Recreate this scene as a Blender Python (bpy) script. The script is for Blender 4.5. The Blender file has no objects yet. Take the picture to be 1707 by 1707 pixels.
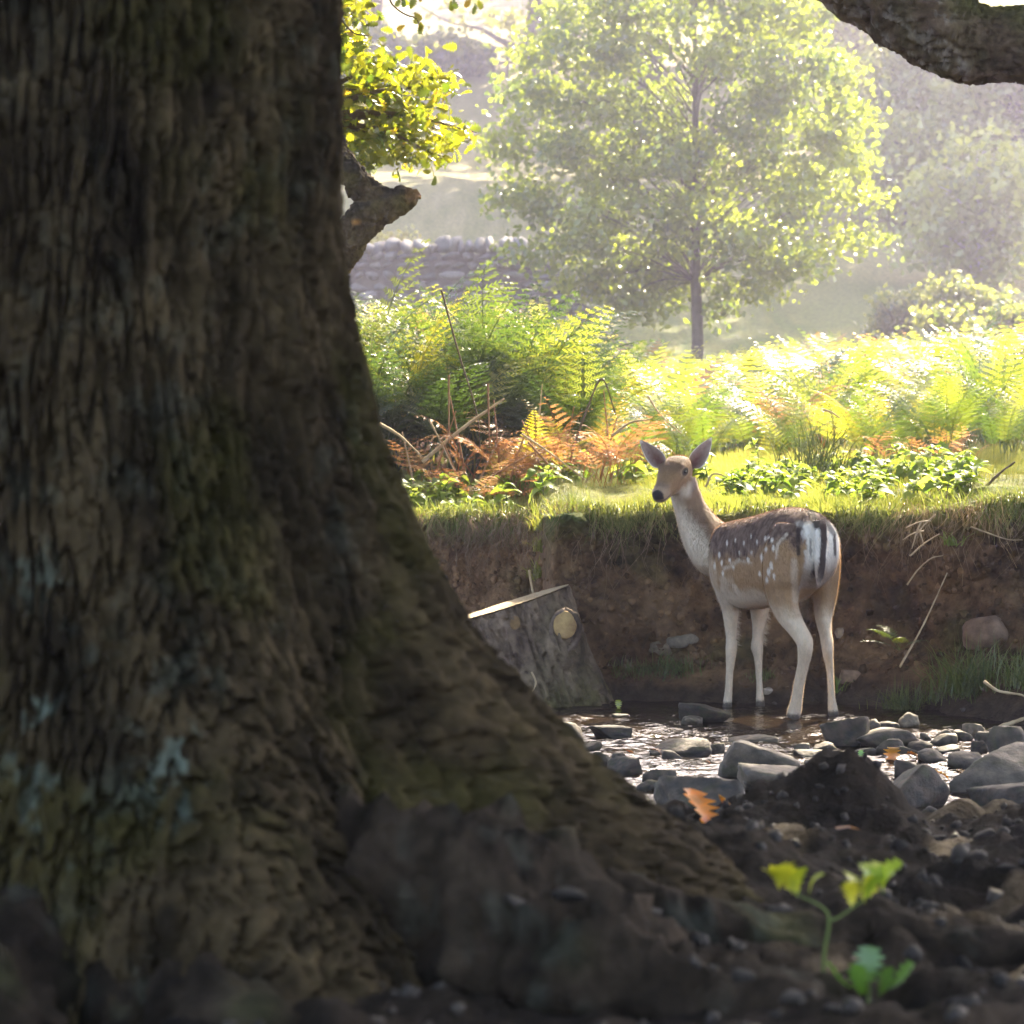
import bpy, math, random
import numpy as np
from math import radians, sin, cos, pi
from mathutils import Vector, Matrix

random.seed(7)
RNG = np.random.default_rng(11)
SC = bpy.context.scene

# ------------------------------------------------------------------ camera
# level lens, 1.1 m above the water, looking along +Y; HOR is the horizon row of the photograph
F, CX, HOR, CAMZ = 4860.0, 853.5, 744.0, 1.1
cam_d = bpy.data.cameras.new("camera")
cam = bpy.data.objects.new("camera", cam_d)
SC.collection.objects.link(cam)
cam.location = (0, 0, CAMZ)
cam.rotation_euler = (radians(90), 0, 0)
cam_d.sensor_width = 36.0
cam_d.lens = 36.0 * F / 1707.0
cam_d.shift_y = -(853.5 - HOR) / 1707.0
cam_d.clip_start = 0.05
cam_d.clip_end = 3000
cam_d.dof.use_dof = True
cam_d.dof.focus_distance = 12.0
cam_d.dof.aperture_fstop = 6.8
SC.camera = cam

# ------------------------------------------------------------------ sky, sun, exposure
SUN_EL, SUN_AZ = 40.0, 22.0          # degrees above the horizon, degrees right of +Y
HAZE = 0.0024                       # density of the air over the valley
world = bpy.data.worlds.new("World")
SC.world = world
world.use_nodes = True
wn = world.node_tree
wn.nodes.clear()
sky = wn.nodes.new("ShaderNodeTexSky")
sky.sky_type = 'NISHITA'
sky.sun_disc = False
sky.sun_elevation = radians(SUN_EL)
sky.sun_rotation = radians(SUN_AZ)
sky.air_density = 1.0
sky.dust_density = 2.5
sky.ozone_density = 1.0
bg = wn.nodes.new("ShaderNodeBackground")
bg.inputs['Strength'].default_value = 0.15
wo = wn.nodes.new("ShaderNodeOutputWorld")
wn.links.new(sky.outputs[0], bg.inputs[0])
wn.links.new(bg.outputs[0], wo.inputs[0])

sun_d = bpy.data.lights.new("sun", 'SUN')
sun_d.energy = 5.0
sun_d.angle = radians(0.5)
sun_d.color = (1.0, 0.93, 0.80)
sun = bpy.data.objects.new("sun", sun_d)
SC.collection.objects.link(sun)
SUNV = Vector((sin(radians(SUN_AZ)) * cos(radians(SUN_EL)), cos(radians(SUN_AZ)) * cos(radians(SUN_EL)), sin(radians(SUN_EL))))
sun.rotation_euler = SUNV.to_track_quat('Z', 'Y').to_euler()
sun.location = (8, 30, 40)

SC.view_settings.view_transform = 'Standard'
SC.view_settings.look = 'None'
SC.view_settings.exposure = 2.8
SC.view_settings.gamma = 1.0
SC.view_settings.use_curve_mapping = False
SC.view_settings.use_white_balance = True
SC.view_settings.white_balance_temperature = 7600
SC.view_settings.white_balance_tint = 8
cy = SC.cycles
cy.use_denoising = True
cy.max_bounces = 8
cy.diffuse_bounces = 4
cy.glossy_bounces = 3
cy.transmission_bounces = 4
cy.volume_bounces = 1
cy.sample_clamp_indirect = 6.0
cy.caustics_reflective = False
cy.caustics_refractive = False

# ------------------------------------------------------------------ helpers
def P(px, py, Y):
    """photograph pixel at distance Y -> world point"""
    return np.array([(px - CX) / F * Y, Y, CAMZ - (py - HOR) / F * Y])

def _hash(ix, iy, iz, seed):
    h = (ix.astype(np.int64) * 374761393 + iy.astype(np.int64) * 668265263 + iz.astype(np.int64) * 2147483647 + seed * 974711) & 0xFFFFFFFF
    h = ((h ^ (h >> 13)) * 1274126177) & 0xFFFFFFFF
    h = ((h ^ (h >> 16)) * 2246822519) & 0xFFFFFFFF
    return h ^ (h >> 15)

def noise3(p, seed=0):
    """smooth gradient-like value noise in -1..1"""
    p = np.asarray(p, dtype=float)
    i = np.floor(p).astype(np.int64)
    f = p - i
    u = f * f * f * (f * (f * 6 - 15) + 10)
    r = np.zeros(len(p))
    for dx in (0, 1):
        for dy in (0, 1):
            for dz in (0, 1):
                w = (u[:, 0] if dx else 1 - u[:, 0]) * (u[:, 1] if dy else 1 - u[:, 1]) * (u[:, 2] if dz else 1 - u[:, 2])
                a, b, c = i[:, 0] + dx, i[:, 1] + dy, i[:, 2] + dz
                h = _hash(a, b, c, seed)
                r += w * (((h & 1023) / 511.5 - 1) * (f[:, 0] - dx) + (((h >> 10) & 1023) / 511.5 - 1) * (f[:, 1] - dy) + (((h >> 20) & 1023) / 511.5 - 1) * (f[:, 2] - dz))
    return r * 1.5

def fbm(p, octaves=4, seed=0, lac=2.03, gain=0.5):
    p = np.asarray(p, dtype=float)
    a, s = 1.0, np.zeros(len(p))
    for o in range(octaves):
        s += a * noise3(p + o * 13.7, seed + o * 7)
        p = p * lac
        a *= gain
    return s

def sstep(a, b, x):
    t = np.clip((np.asarray(x, dtype=float) - a) / (b - a), 0, 1)
    return t * t * (3 - 2 * t)

def lerp3(a, b, t):
    return a + (b - a) * np.asarray(t)[:, None]

COLL = SC.collection

def mesh_data(name, v, f, cols=None, smooth=True):
    """fast mesh from arrays; f is an (n,3|4) array or a list of polygons"""
    me = bpy.data.meshes.new(name)
    v = np.asarray(v, dtype=np.float32)
    if isinstance(f, np.ndarray):
        n, k = f.shape
        flat = f.astype(np.int32).ravel()
        starts = np.arange(0, n * k, k, dtype=np.int32)
    else:
        lens = np.array([len(q) for q in f], dtype=np.int32)
        flat = np.array([i for q in f for i in q], dtype=np.int32)
        n = len(f)
        starts = np.concatenate([[0], np.cumsum(lens)[:-1]]).astype(np.int32)
    me.vertices.add(len(v))
    me.vertices.foreach_set("co", v.ravel())
    me.loops.add(len(flat))
    me.loops.foreach_set("vertex_index", flat)
    me.polygons.add(n)
    me.polygons.foreach_set("loop_start", starts)
    if smooth:
        me.polygons.foreach_set("use_smooth", np.ones(n, dtype=bool))
    me.update(calc_edges=True)
    if cols is not None:
        cols = np.asarray(cols, dtype=np.float32)
        c4 = np.ones((len(v), 4), dtype=np.float32)
        c4[:, :cols.shape[1]] = cols
        at = me.color_attributes.new("Col", 'FLOAT_COLOR', 'POINT')
        at.data.foreach_set("color", c4.ravel())
    return me

def link(name, me, mat=None, parent=None):
    o = bpy.data.objects.new(name, me)
    COLL.objects.link(o)
    if mat is not None and me is not None and not me.materials:
        me.materials.append(mat)
    if parent is not None:
        o.parent = parent
    return o

def mesh_obj(name, v, f, mat, parent=None, cols=None, smooth=True, origin=None):
    v = np.asarray(v, dtype=float)
    if origin is not None:
        v = v - np.asarray(origin)
    o = link(name, mesh_data(name, v, f, cols, smooth), mat, parent)
    if origin is not None:
        o.location = origin
    return o

def tag(o, label=None, cat=None, group=None, kind=None):
    if label: o['label'] = label
    if cat: o['category'] = cat
    if group: o['group'] = group
    if kind: o['kind'] = kind
    return o

def thing(name, loc, label, cat, group=None, rz=0.0):
    o = bpy.data.objects.new(name, None)
    COLL.objects.link(o)
    o.empty_display_size = 0.1
    o.location = loc
    o.rotation_euler = (0, 0, rz)
    return tag(o, label, cat, group)

def grid_faces(nu, nv, wrap_u=False):
    i, j = np.meshgrid(np.arange(nu if wrap_u else nu - 1), np.arange(nv - 1), indexing='ij')
    i2 = (i + 1) % nu
    return np.stack([i * nv + j, i2 * nv + j, i2 * nv + j + 1, i * nv + j + 1], -1).reshape(-1, 4)

def catmull(pts, n):
    """resample control points (k,d) to n points with a Catmull-Rom spline"""
    pts = np.asarray(pts, dtype=float)
    k = len(pts)
    ext = np.vstack([2 * pts[0] - pts[1], pts, 2 * pts[-1] - pts[-2]])
    t = np.linspace(0, k - 1 - 1e-9, n)
    i = t.astype(int)
    u = (t - i)[:, None]
    p0, p1, p2, p3 = ext[i], ext[i + 1], ext[i + 2], ext[i + 3]
    return 0.5 * ((2 * p1) + (-p0 + p2) * u + (2 * p0 - 5 * p1 + 4 * p2 - p3) * u ** 2 + (-p0 + 3 * p1 - 3 * p2 + p3) * u ** 3)

def path_frames(c):
    t = np.gradient(c, axis=0)
    t /= np.linalg.norm(t, axis=1)[:, None] + 1e-12
    ref = np.array([0, 0, 1.0]) if abs(t[0][2]) < 0.8 else np.array([1.0, 0, 0])
    u = np.zeros_like(c); w = np.zeros_like(c)
    a = ref - t[0] * ref.dot(t[0]); a /= np.linalg.norm(a)
    for i in range(len(c)):
        a = a - t[i] * a.dot(t[i]); a /= np.linalg.norm(a)
        u[i] = a; w[i] = np.cross(t[i], a)
    return t, u, w

def tube(ctrl, radii, nseg=12, n=None, disp=None, caps=True):
    """tapered tube along control points; disp(points, normals, s)->offset along normal. returns v,f"""
    ctrl = np.asarray(ctrl, dtype=float)
    if n is None: n = len(ctrl) * 6
    cr = catmull(np.hstack([ctrl, np.asarray(radii, dtype=float)[:, None]]), n)
    c, r = cr[:, :3], np.maximum(cr[:, 3], 1e-4)
    t, u, w = path_frames(c)
    th = np.linspace(0, 2 * pi, nseg, endpoint=False)
    nrm = u[None] * np.cos(th)[:, None, None] + w[None] * np.sin(th)[:, None, None]
    v = c[None] + nrm * r[None, :, None]
    v = v.reshape(-1, 3); nr = nrm.reshape(-1, 3)
    if disp is not None:
        v = v + nr * disp(v, nr, np.tile(r, nseg))[:, None]
    f = [tuple(q) for q in grid_faces(nseg, n, True)]
    if caps:
        b = len(v)
        v = np.vstack([v, c[0], c[-1]])
        for i in range(nseg):
            j = (i + 1) % nseg
            f.append((b, j * n, i * n))
            f.append((b + 1, i * n + n - 1, j * n + n - 1))
    return v, f

def merge(parts):
    vs, fs, b = [], [], 0
    for v, f in parts:
        vs.append(np.asarray(v)); fs += [tuple(int(i) + b for i in q) for q in f]; b += len(v)
    return np.vstack(vs), fs

def rand_rots(n, rng, up_bias=0.0):
    """random rotation matrices (n,3,3); up_bias pulls the local z axis upward"""
    z = rng.normal(size=(n, 3)); z /= np.linalg.norm(z, axis=1)[:, None]
    z[:, 2] += up_bias; z /= np.linalg.norm(z, axis=1)[:, None]
    x = rng.normal(size=(n, 3)); x -= z * (x * z).sum(1)[:, None]; x /= np.linalg.norm(x, axis=1)[:, None]
    return np.stack([x, np.cross(z, x), z], -1)

def scatter(tv, tf, rots, locs, scales, cols=None):
    """replicate a template (tv, tf array) -> v, f, per-vertex colours"""
    n, k = len(locs), len(tv)
    v = np.einsum('nij,kj->nki', rots, tv) * np.asarray(scales)[:, None, None] + np.asarray(locs)[:, None]
    f = (tf[None] + (np.arange(n) * k)[:, None, None]).reshape(-1, tf.shape[1])
    c = None if cols is None else np.repeat(np.asarray(cols), k, axis=0)
    return v.reshape(-1, 3), f, c

# ------------------------------------------------------------------ materials
def new_mat(name):
    m = bpy.data.materials.new(name)
    m.use_nodes = True
    m.node_tree.nodes.clear()
    return m, m.node_tree

def N(nt, t, **kw):
    n = nt.nodes.new(t)
    for k, v in kw.items():
        if k in n.inputs: n.inputs[k].default_value = v
        else: setattr(n, k, v)
    return n

def L(nt, a, b): nt.links.new(a, b)

def noise_node(nt, scale, detail=4, rough=0.55, coord='Object', stretch=None):
    tc = N(nt, "ShaderNodeTexCoord")
    src = tc.outputs[coord]
    if stretch:
        mp = N(nt, "ShaderNodeMapping"); mp.inputs['Scale'].default_value = stretch
        L(nt, src, mp.inputs[0]); src = mp.outputs[0]
    nn = N(nt, "ShaderNodeTexNoise"); nn.inputs['Scale'].default_value = scale
    nn.inputs['Detail'].default_value = detail; nn.inputs['Roughness'].default_value = rough
    L(nt, src, nn.inputs['Vector'])
    return nn

def ramp(nt, src, stops):
    r = N(nt, "ShaderNodeValToRGB")
    el = r.color_ramp.elements
    while len(el) < len(stops): el.new(0.5)
    for e, (p, c) in zip(el, stops):
        e.position = p; e.color = (*c, 1)
    L(nt, src, r.inputs[0])
    return r

def mat_solid(name, stops=None, col_attr=False, scale=8, rough=0.9, bump=0.0, bump_scale=40, bump_dist=0.01, stretch=None, spec=0.3, var=0.35, coord='Object'):
    """diffuse-like principled: noise ramp, or the Col attribute modulated by noise"""
    m, nt = new_mat(name)
    out = N(nt, "ShaderNodeOutputMaterial"); bs = N(nt, "ShaderNodeBsdfPrincipled")
    bs.inputs['Roughness'].default_value = rough
    bs.inputs['Specular IOR Level'].default_value = spec
    L(nt, bs.outputs[0], out.inputs[0])
    nn = noise_node(nt, scale, 6, 0.6, coord, stretch)
    if col_attr:
        at = N(nt, "ShaderNodeAttribute", attribute_name="Col")
        mr = N(nt, "ShaderNodeMapRange"); L(nt, nn.outputs[0], mr.inputs[0])
        mr.inputs[1].default_value = 0.3; mr.inputs[2].default_value = 0.7
        mr.inputs[3].default_value = 1 - var; mr.inputs[4].default_value = 1 + var
        mx = N(nt, "ShaderNodeVectorMath", operation='SCALE')
        L(nt, at.outputs['Color'], mx.inputs[0]); L(nt, mr.outputs[0], mx.inputs['Scale'])
        L(nt, mx.outputs[0], bs.inputs['Base Color'])
    else:
        r = ramp(nt, nn.outputs[0], stops)
        L(nt, r.outputs[0], bs.inputs['Base Color'])
    if bump:
        b2 = noise_node(nt, bump_scale, 6, 0.65, coord, stretch)
        bp = N(nt, "ShaderNodeBump"); bp.inputs['Strength'].default_value = bump; bp.inputs['Distance'].default_value = bump_dist
        L(nt, b2.outputs[0], bp.inputs['Height']); L(nt, bp.outputs[0], bs.inputs['Normal'])
    return m

def mat_leaf(name, stops=None, col_attr=False, trans=0.5, tboost=(1.5, 1.5, 0.9), gloss=0.07, grough=0.35):
    """thin leaf: diffuse + translucent + a little gloss. colour from Col or from the object's random value"""
    m, nt = new_mat(name)
    out = N(nt, "ShaderNodeOutputMaterial")
    if col_attr:
        at = N(nt, "ShaderNodeAttribute", attribute_name="Col"); c = at.outputs['Color']
    else:
        oi = N(nt, "ShaderNodeObjectInfo"); r = ramp(nt, oi.outputs['Random'], stops); c = r.outputs[0]
    d = N(nt, "ShaderNodeBsdfDiffuse"); t = N(nt, "ShaderNodeBsdfTranslucent"); g = N(nt, "ShaderNodeBsdfGlossy")
    g.inputs['Roughness'].default_value = grough
    mu = N(nt, "ShaderNodeVectorMath", operation='MULTIPLY'); mu.inputs[1].default_value = tboost
    L(nt, c, d.inputs[0]); L(nt, c, mu.inputs[0]); L(nt, mu.outputs[0], t.inputs[0])
    m1 = N(nt, "ShaderNodeMixShader"); m1.inputs[0].default_value = trans
    L(nt, d.outputs[0], m1.inputs[1]); L(nt, t.outputs[0], m1.inputs[2])
    m2 = N(nt, "ShaderNodeMixShader"); m2.inputs[0].default_value = gloss
    L(nt, m1.outputs[0], m2.inputs[1]); L(nt, g.outputs[0], m2.inputs[2])
    L(nt, m2.outputs[0], out.inputs[0])
    return m

M = {}
M['ground'] = mat_solid('ground', col_attr=True, scale=16, rough=0.95, bump=0.9, bump_scale=42, bump_dist=0.03, spec=0.12, var=0.5)
M['bark'] = mat_solid('oak_bark', col_attr=True, scale=30, rough=0.95, bump=0.7, bump_scale=70, bump_dist=0.01, spec=0.1, var=0.4)
M['far_bark'] = mat_solid('far_bark', [(0.3, (0.05, 0.04, 0.03)), (0.7, (0.12, 0.10, 0.08))], scale=6, bump=0.4, bump_scale=20, bump_dist=0.03)
M['pale_bark'] = mat_solid('pale_bark', [(0.35, (0.22, 0.19, 0.16)), (0.65, (0.5, 0.47, 0.42))], scale=6)
M['twig'] = mat_solid('twig', [(0.3, (0.07, 0.045, 0.03)), (0.7, (0.15, 0.11, 0.075))], scale=20)
M['rust'] = mat_solid('rusty_stem', [(0.3, (0.17, 0.08, 0.04)), (0.7, (0.36, 0.19, 0.10))], scale=20)
M['straw'] = mat_solid('straw', [(0.3, (0.30, 0.20, 0.11)), (0.7, (0.48, 0.38, 0.24))], scale=20)
M['cutwood'] = mat_solid('cut_wood', [(0.3, (0.24, 0.17, 0.10)), (0.7, (0.48, 0.37, 0.24))], scale=26, bump=0.3, bump_scale=60, stretch=(1, 6, 1))
M['scarwood'] = mat_solid('scar_wood', [(0.25, (0.20, 0.11, 0.05)), (0.7, (0.50, 0.34, 0.15))], scale=22, bump=0.3, bump_scale=60)
M['leaf'] = mat_leaf('leaf_cloud', col_attr=True, trans=0.58, tboost=(1.6, 1.55, 0.8))
M['grass'] = mat_leaf('grass_blade', col_attr=True, trans=0.5, tboost=(1.4, 1.35, 0.9), gloss=0.05)
M['dryroot'] = mat_leaf('dry_root', col_attr=True, trans=0.15, tboost=(1.2, 1.1, 1.0), gloss=0.02)
M['stone'] = mat_solid('stream_stone', col_attr=True, scale=22, rough=0.7, bump=0.7, bump_scale=55, bump_dist=0.008, spec=0.3, var=0.45)
M['wallstone'] = mat_solid('wall_stone', col_attr=True, scale=6, rough=0.95, bump=0.5, bump_scale=15, bump_dist=0.03)
# ------------------------------------------------------------------ ground
def bank_edge(x):
    """Y of the far bank's top edge"""
    x = np.asarray(x, dtype=float)
    e = 13.75 + 0 * x
    e = e - 0.85 * sstep(0.08, 0.2, x)
    e = e - 0.75 * sstep(1.3, 2.4, x)
    q = np.stack([x * 1.3, 0 * x, 0 * x], -1)
    return e + 0.14 * noise3(q, 3) + 0.09 * noise3(q * 3.1, 4) + 0.035 * noise3(q * 9.0, 5)

def top_z(x):
    x = np.asarray(x, dtype=float)
    q = np.stack([x * 2.7, 0 * x, 0 * x], -1)
    return 0.755 + 0.045 * sstep(0.1, 0.3, x) + 0.06 * sstep(1.6, 2.2, x) + 0.035 * noise3(q, 6) + 0.014 * noise3(q * 4, 7)

HILLX = np.array([0, 13, 20, 30, 36, 42, 50, 65, 80, 100, 120, 135, 170, 1500.])
HILLZ = np.array([0, 0, 0.10, 0.36, 0.75, 1.55, 3.0, 6.4, 10.1, 14.4, 20.5, 24.5, 27.0, 27.0])

def ground(x, y):
    x = np.asarray(x, dtype=float); y = np.asarray(y, dtype=float)
    q = np.stack([x, y, 0 * x], -1)
    # near bank
    lip = 7.45 + 0.18 * noise3(q * np.array([1.6, 0, 0]) + 5.0, 8)
    zn = np.interp(y, [1.0, 3, 4, 5, 6, 7.2], [0.42, 0.36, 0.31, 0.27, 0.20, 0.17])
    amp = sstep(0.5, 2.5, y)
    zn = zn + amp * (0.045 * fbm(q * 2.2, 4, 21) + 0.055 * np.abs(fbm(q * 6.0, 4, 25)) - 0.02)
    def bump(px, Y, a, sx, sy):
        X = (px - CX) / F * Y
        return a * np.exp(-((x - X) / sx) ** 2 - ((y - Y) / sy) ** 2)
    zn = zn + bump(1395, 7.0, 0.15, 0.13, 0.22) + bump(1310, 6.95, 0.08, 0.11, 0.2) + bump(1230, 6.8, 0.07, 0.12, 0.25) + bump(1480, 6.9, 0.05, 0.12, 0.2) + bump(1690, 6.9, 0.05, 0.16, 0.25)
    zn = zn + 0.10 * np.exp(-((y - (5.75 + 0.12 * np.sin(x * 5))) / 0.26) ** 2) * sstep(0.0, 0.35, x) * (1 + 0.5 * noise3(q * np.array([4.5, 1, 1]), 44))
    zn = zn + 0.15 * np.exp(-((x - 0.33) / 0.30) ** 2 - ((y - 5.25) / 0.42) ** 2)
    zn = np.where(y > 0.2, zn, zn)
    down = sstep(0, 0.55, y - lip)
    bed = -0.11 + 0.04 * fbm(q * 3.0, 3, 33)
    z1 = zn * (1 - down) + bed * down
    # far bank
    e = bank_edge(x)
    t = y - e
    w = 0.42 + 0.75 * sstep(1.3, 2.2, x) + 0.08 * noise3(q * 2.3, 41)
    zt = top_z(x)
    tal = 0.14 + 0.10 * sstep(1.2, 2.0, x)
    z2 = np.where(t < -0.16, bed + (tal - bed) * sstep(-w - 0.15, -0.16, t) ** 1.3, 0)
    fa = np.clip((t + 0.16) / 0.16, 0, 1)
    z2 = np.where(t >= -0.16, tal + (zt - tal) * fa ** 0.8, z2)
    rise = np.interp(y, HILLX, HILLZ)
    und = 0.04 * fbm(q * 0.9, 3, 51) * sstep(0.05, 1.5, t) + 0.5 * fbm(q * 0.06, 3, 55) * sstep(20, 60, y) + 0.015 * fbm(q * 5.0, 3, 52) * sstep(0.0, 0.2, t)
    far = zt + rise + und + 0.085 * sstep(0.0, 1.5, t)
    # far to either side the banks lie lower and the valley opens
    z2 = np.where(t >= 0, far, z2)
    k = sstep(9.3, 9.8, y)
    return z1 * (1 - k) + z2 * k

def axis_vals(segs):
    out = []
    for a, b, st in segs:
        out += list(np.arange(a, b - 1e-6, st))
    out.append(segs[-1][1])
    return np.array(out)

gx = np.concatenate([-np.geomspace(700, 2.2, 34), axis_vals([(-2.0, -1.0, 0.06), (-1.0, -.6, .03), (-.6, 2.5, 0.0125), (2.5, 2.7, .03), (2.7, 4.4, 0.06)]), np.geomspace(4.6, 700, 34)])
gy = np.concatenate([-np.geomspace(300, 1.5, 14), axis_vals([(-1, 3.2, 0.2), (3.2, 8.2, 0.035), (8.2, 11.4, 0.12), (11.4, 12.3, 0.04), (12.3, 12.74, .02),
      (12.74, 12.94, 0.0019), (12.94, 14.5, 0.045), (14.5, 20, 0.15), (20, 45, 0.6), (45, 140, 1.5)]), np.geomspace(143, 1500, 22)])
GX, GY0 = np.meshgrid(gx, gy, indexing='ij')
shape = GX.shape
ev = bank_edge(gx)
wgt = sstep(9.5, 11.5, gy) * (1 - sstep(14.5, 22, gy))
GY = GY0 + (ev[:, None] - 12.92) * wgt[None]
gxf, gyf = GX.ravel(), GY.ravel()
GZ = ground(gxf, gyf)
# push the earth face in and out and let the turf lip overhang
tt = gyf - bank_edge(gxf)
zt = top_z(gxf)
rel = np.clip((GZ - 0.1) / (zt - 0.1), 0, 1)
face = sstep(-0.75, -0.14, tt) * (1 - sstep(0.02, 0.12, tt))
q = np.stack([gxf, gyf * 0.4, GZ], -1)
dy = face * (0.11 * fbm(q * np.array([2.6, 1, 3.0]), 4, 61) + 0.05 * fbm(q * np.array([11, 6, 7.0]), 6, 66)) * sstep(0.0, 0.25, rel)
dy = dy + face * 0.10 * np.sin(np.clip((rel - 0.15) / 0.8, 0, 1) * pi)
dy = dy - 0.07 * sstep(0.8, 0.99, rel) * (sstep(-0.2, -0.03, tt) * (1 - sstep(0.0, 0.25, tt)))
gv = np.stack([gxf, gyf + dy, GZ + face * 0.018 * fbm(q * 16.0, 4, 71)], -1)

# colours of the ground: earth, turf, leaf litter, mud
n1 = fbm(np.stack([gxf, gyf, GZ * 2], -1) * 3.0, 4, 81)
n2 = fbm(np.stack([gxf, gyf, GZ * 2], -1) * 14.0, 3, 85)
earth = lerp3(np.array([0.058, 0.034, 0.018])[None], np.array([0.185, 0.112, 0.058])[None], np.clip(0.5 + 0.8 * n1 + 0.3 * n2, 0, 1))
red = np.array([[0.36, 0.205, 0.110]])  # left recess face painted lighter: light on it put into the earth colour
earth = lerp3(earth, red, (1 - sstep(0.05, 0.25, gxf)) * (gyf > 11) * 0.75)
moss = np.array([[0.07, 0.085, 0.025]])
earth = lerp3(earth, moss, np.clip(sstep(0.15, 0.6, fbm(np.stack([gxf, gyf, GZ], -1) * 2.1, 3, 91)), 0, 1) * 0.45 * (gyf > 9))
turf = lerp3(np.array([[0.055, 0.085, 0.02]]), np.array([[0.13, 0.13, 0.04]]), np.clip(0.5 + n1, 0, 1))
field = lerp3(np.array([[0.16, 0.15, 0.06]]), np.array([[0.24, 0.20, 0.10]]), np.clip(0.5 + n1, 0, 1))
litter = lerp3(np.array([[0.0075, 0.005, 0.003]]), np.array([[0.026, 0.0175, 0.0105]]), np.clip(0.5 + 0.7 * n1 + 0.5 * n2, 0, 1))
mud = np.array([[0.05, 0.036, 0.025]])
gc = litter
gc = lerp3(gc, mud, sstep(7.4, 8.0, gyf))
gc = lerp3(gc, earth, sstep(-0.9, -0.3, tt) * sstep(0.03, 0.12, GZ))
gc = lerp3(gc, turf, sstep(-0.06, 0.02, tt) * (GZ > 0.6))
gc = lerp3(gc, field, sstep(40, 55, gyf))
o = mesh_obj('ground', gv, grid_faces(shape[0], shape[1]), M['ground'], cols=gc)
tag(o, kind='structure')

def gz(x, y):
    return float(ground(np.array([x]), np.array([y]))[0])

# ------------------------------------------------------------------ water
m, nt = new_mat('stream_water')
out = N(nt, "ShaderNodeOutputMaterial"); bs = N(nt, "ShaderNodeBsdfPrincipled")
bs.inputs['Base Color'].default_value = (0.030, 0.020, 0.012, 1)
bs.inputs['Roughness'].default_value = 0.04
bs.inputs['IOR'].default_value = 1.33
bs.inputs['Transmission Weight'].default_value = 0.4
nn = noise_node(nt, 30, 3, 0.55, 'Object', (0.7, 1.0, 1))
bp = N(nt, "ShaderNodeBump"); bp.inputs['Strength'].default_value = 0.6; bp.inputs['Distance'].default_value = 0.012
L(nt, nn.outputs[0], bp.inputs['Height']); L(nt, bp.outputs[0], bs.inputs['Normal'])
L(nt, bs.outputs[0], out.inputs[0])
M['water'] = m
wx = np.concatenate([-np.geomspace(600, 1.2, 20), axis_vals([(-1.0, 2.7, 0.014)]), np.geomspace(2.9, 600, 20)])
wy = axis_vals([(7.2, 13.9, 0.012)])
WX, WY = np.meshgrid(wx, wy, indexing='ij')
q = np.stack([WX.ravel(), WY.ravel(), 0 * WX.ravel()], -1)
flow = 0.45 + 0.55 * sstep(-0.2, 0.5, fbm(q * np.array([1.1, 1.5, 1]), 2, 101))
calm = 1 - 0.75 * np.exp(-((q[:, 0] - 1.05) / 0.28) ** 2 - ((q[:, 1] - 11.55) / 0.35) ** 2)
wz = flow * calm * (0.017 * fbm(q * np.array([5.0, 9.0, 1]), 3, 105) + 0.0095 * fbm(q * np.array([13, 22, 1.0]), 2, 109))
o = mesh_obj('water', np.stack([q[:, 0], q[:, 1], wz], -1), grid_faces(len(wx), len(wy)), M['water'])
tag(o, kind='structure')
# ------------------------------------------------------------------ fallow doe
HEAD = radians(28)
DO = np.array([1.175, 11.78, 0.0])
DF = np.array([-sin(HEAD), cos(HEAD), 0]); DL = np.array([-cos(HEAD), -sin(HEAD), 0]); DU = np.array([0, 0, 1.0])
def D(s, l, z): return DO + s * DF + l * DL + z * DU

def ring_loft(rings, n_out, nseg=28):
    """rings: (centre, side vec, up vec, half side, half up, half down, exponent) -> closed loft"""
    arr = np.array([np.concatenate([r[0], r[1], r[2], [r[3], r[4], r[5], r[6]]]) for r in rings], dtype=float)
    a = catmull(arr, n_out)
    th = np.linspace(0, 2 * pi, nseg, endpoint=False)
    ct, st = np.cos(th), np.sin(th)
    V = []
    for r in a:
        c, s, u = r[:3], r[3:6] / np.linalg.norm(r[3:6]), r[6:9] / np.linalg.norm(r[6:9])
        hs, hu, hd, ex = np.maximum(r[9:13], 1e-3)
        x = np.sign(ct) * np.abs(ct) ** (2 / ex) * hs
        y = np.where(st >= 0, np.abs(st) ** (2 / ex) * hu, -np.abs(st) ** (2 / ex) * hd)
        V.append(c + x[:, None] * s + y[:, None] * u)
    V = np.array(V)                       # n_out, nseg, 3
    v = V.transpose(1, 0, 2).reshape(-1, 3)
    f = [tuple(int(i) for i in q) for q in grid_faces(nseg, n_out, True)]
    b = len(v)
    v = np.vstack([v, V[0].mean(0), V[-1].mean(0)])
    for i in range(nseg):
        j = (i + 1) % nseg
        f.append((b, j * n_out, i * n_out)); f.append((b + 1, i * n_out + n_out - 1, j * n_out + n_out - 1))
    return v, f

parts = []
# trunk: s, half width, top, bottom
T = [(-0.156, .036, .715, .64), (-0.142, .070, .758, .595), (-0.11, .104, .800, .555), (-0.04, .130, .838, .515), (.05, .137, .850, .47),
     (.14, .134, .844, .458), (.23, .134, .828, .445), (.32, .136, .812, .430), (.40, .130, .80, .422), (.47, .120, .79, .425),
     (.53, .106, .782, .44), (.59, .084, .768, .47), (.635, .058, .74, .51), (.665, .030, .69, .56)]
parts.append(ring_loft([(D(s, 0, (t + b) / 2 + .02), DL, DU, w, t - (t + b) / 2 - .02, (t + b) / 2 + .02 - b, 2.15) for s, w, t, b in T], 60, 36))
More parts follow.
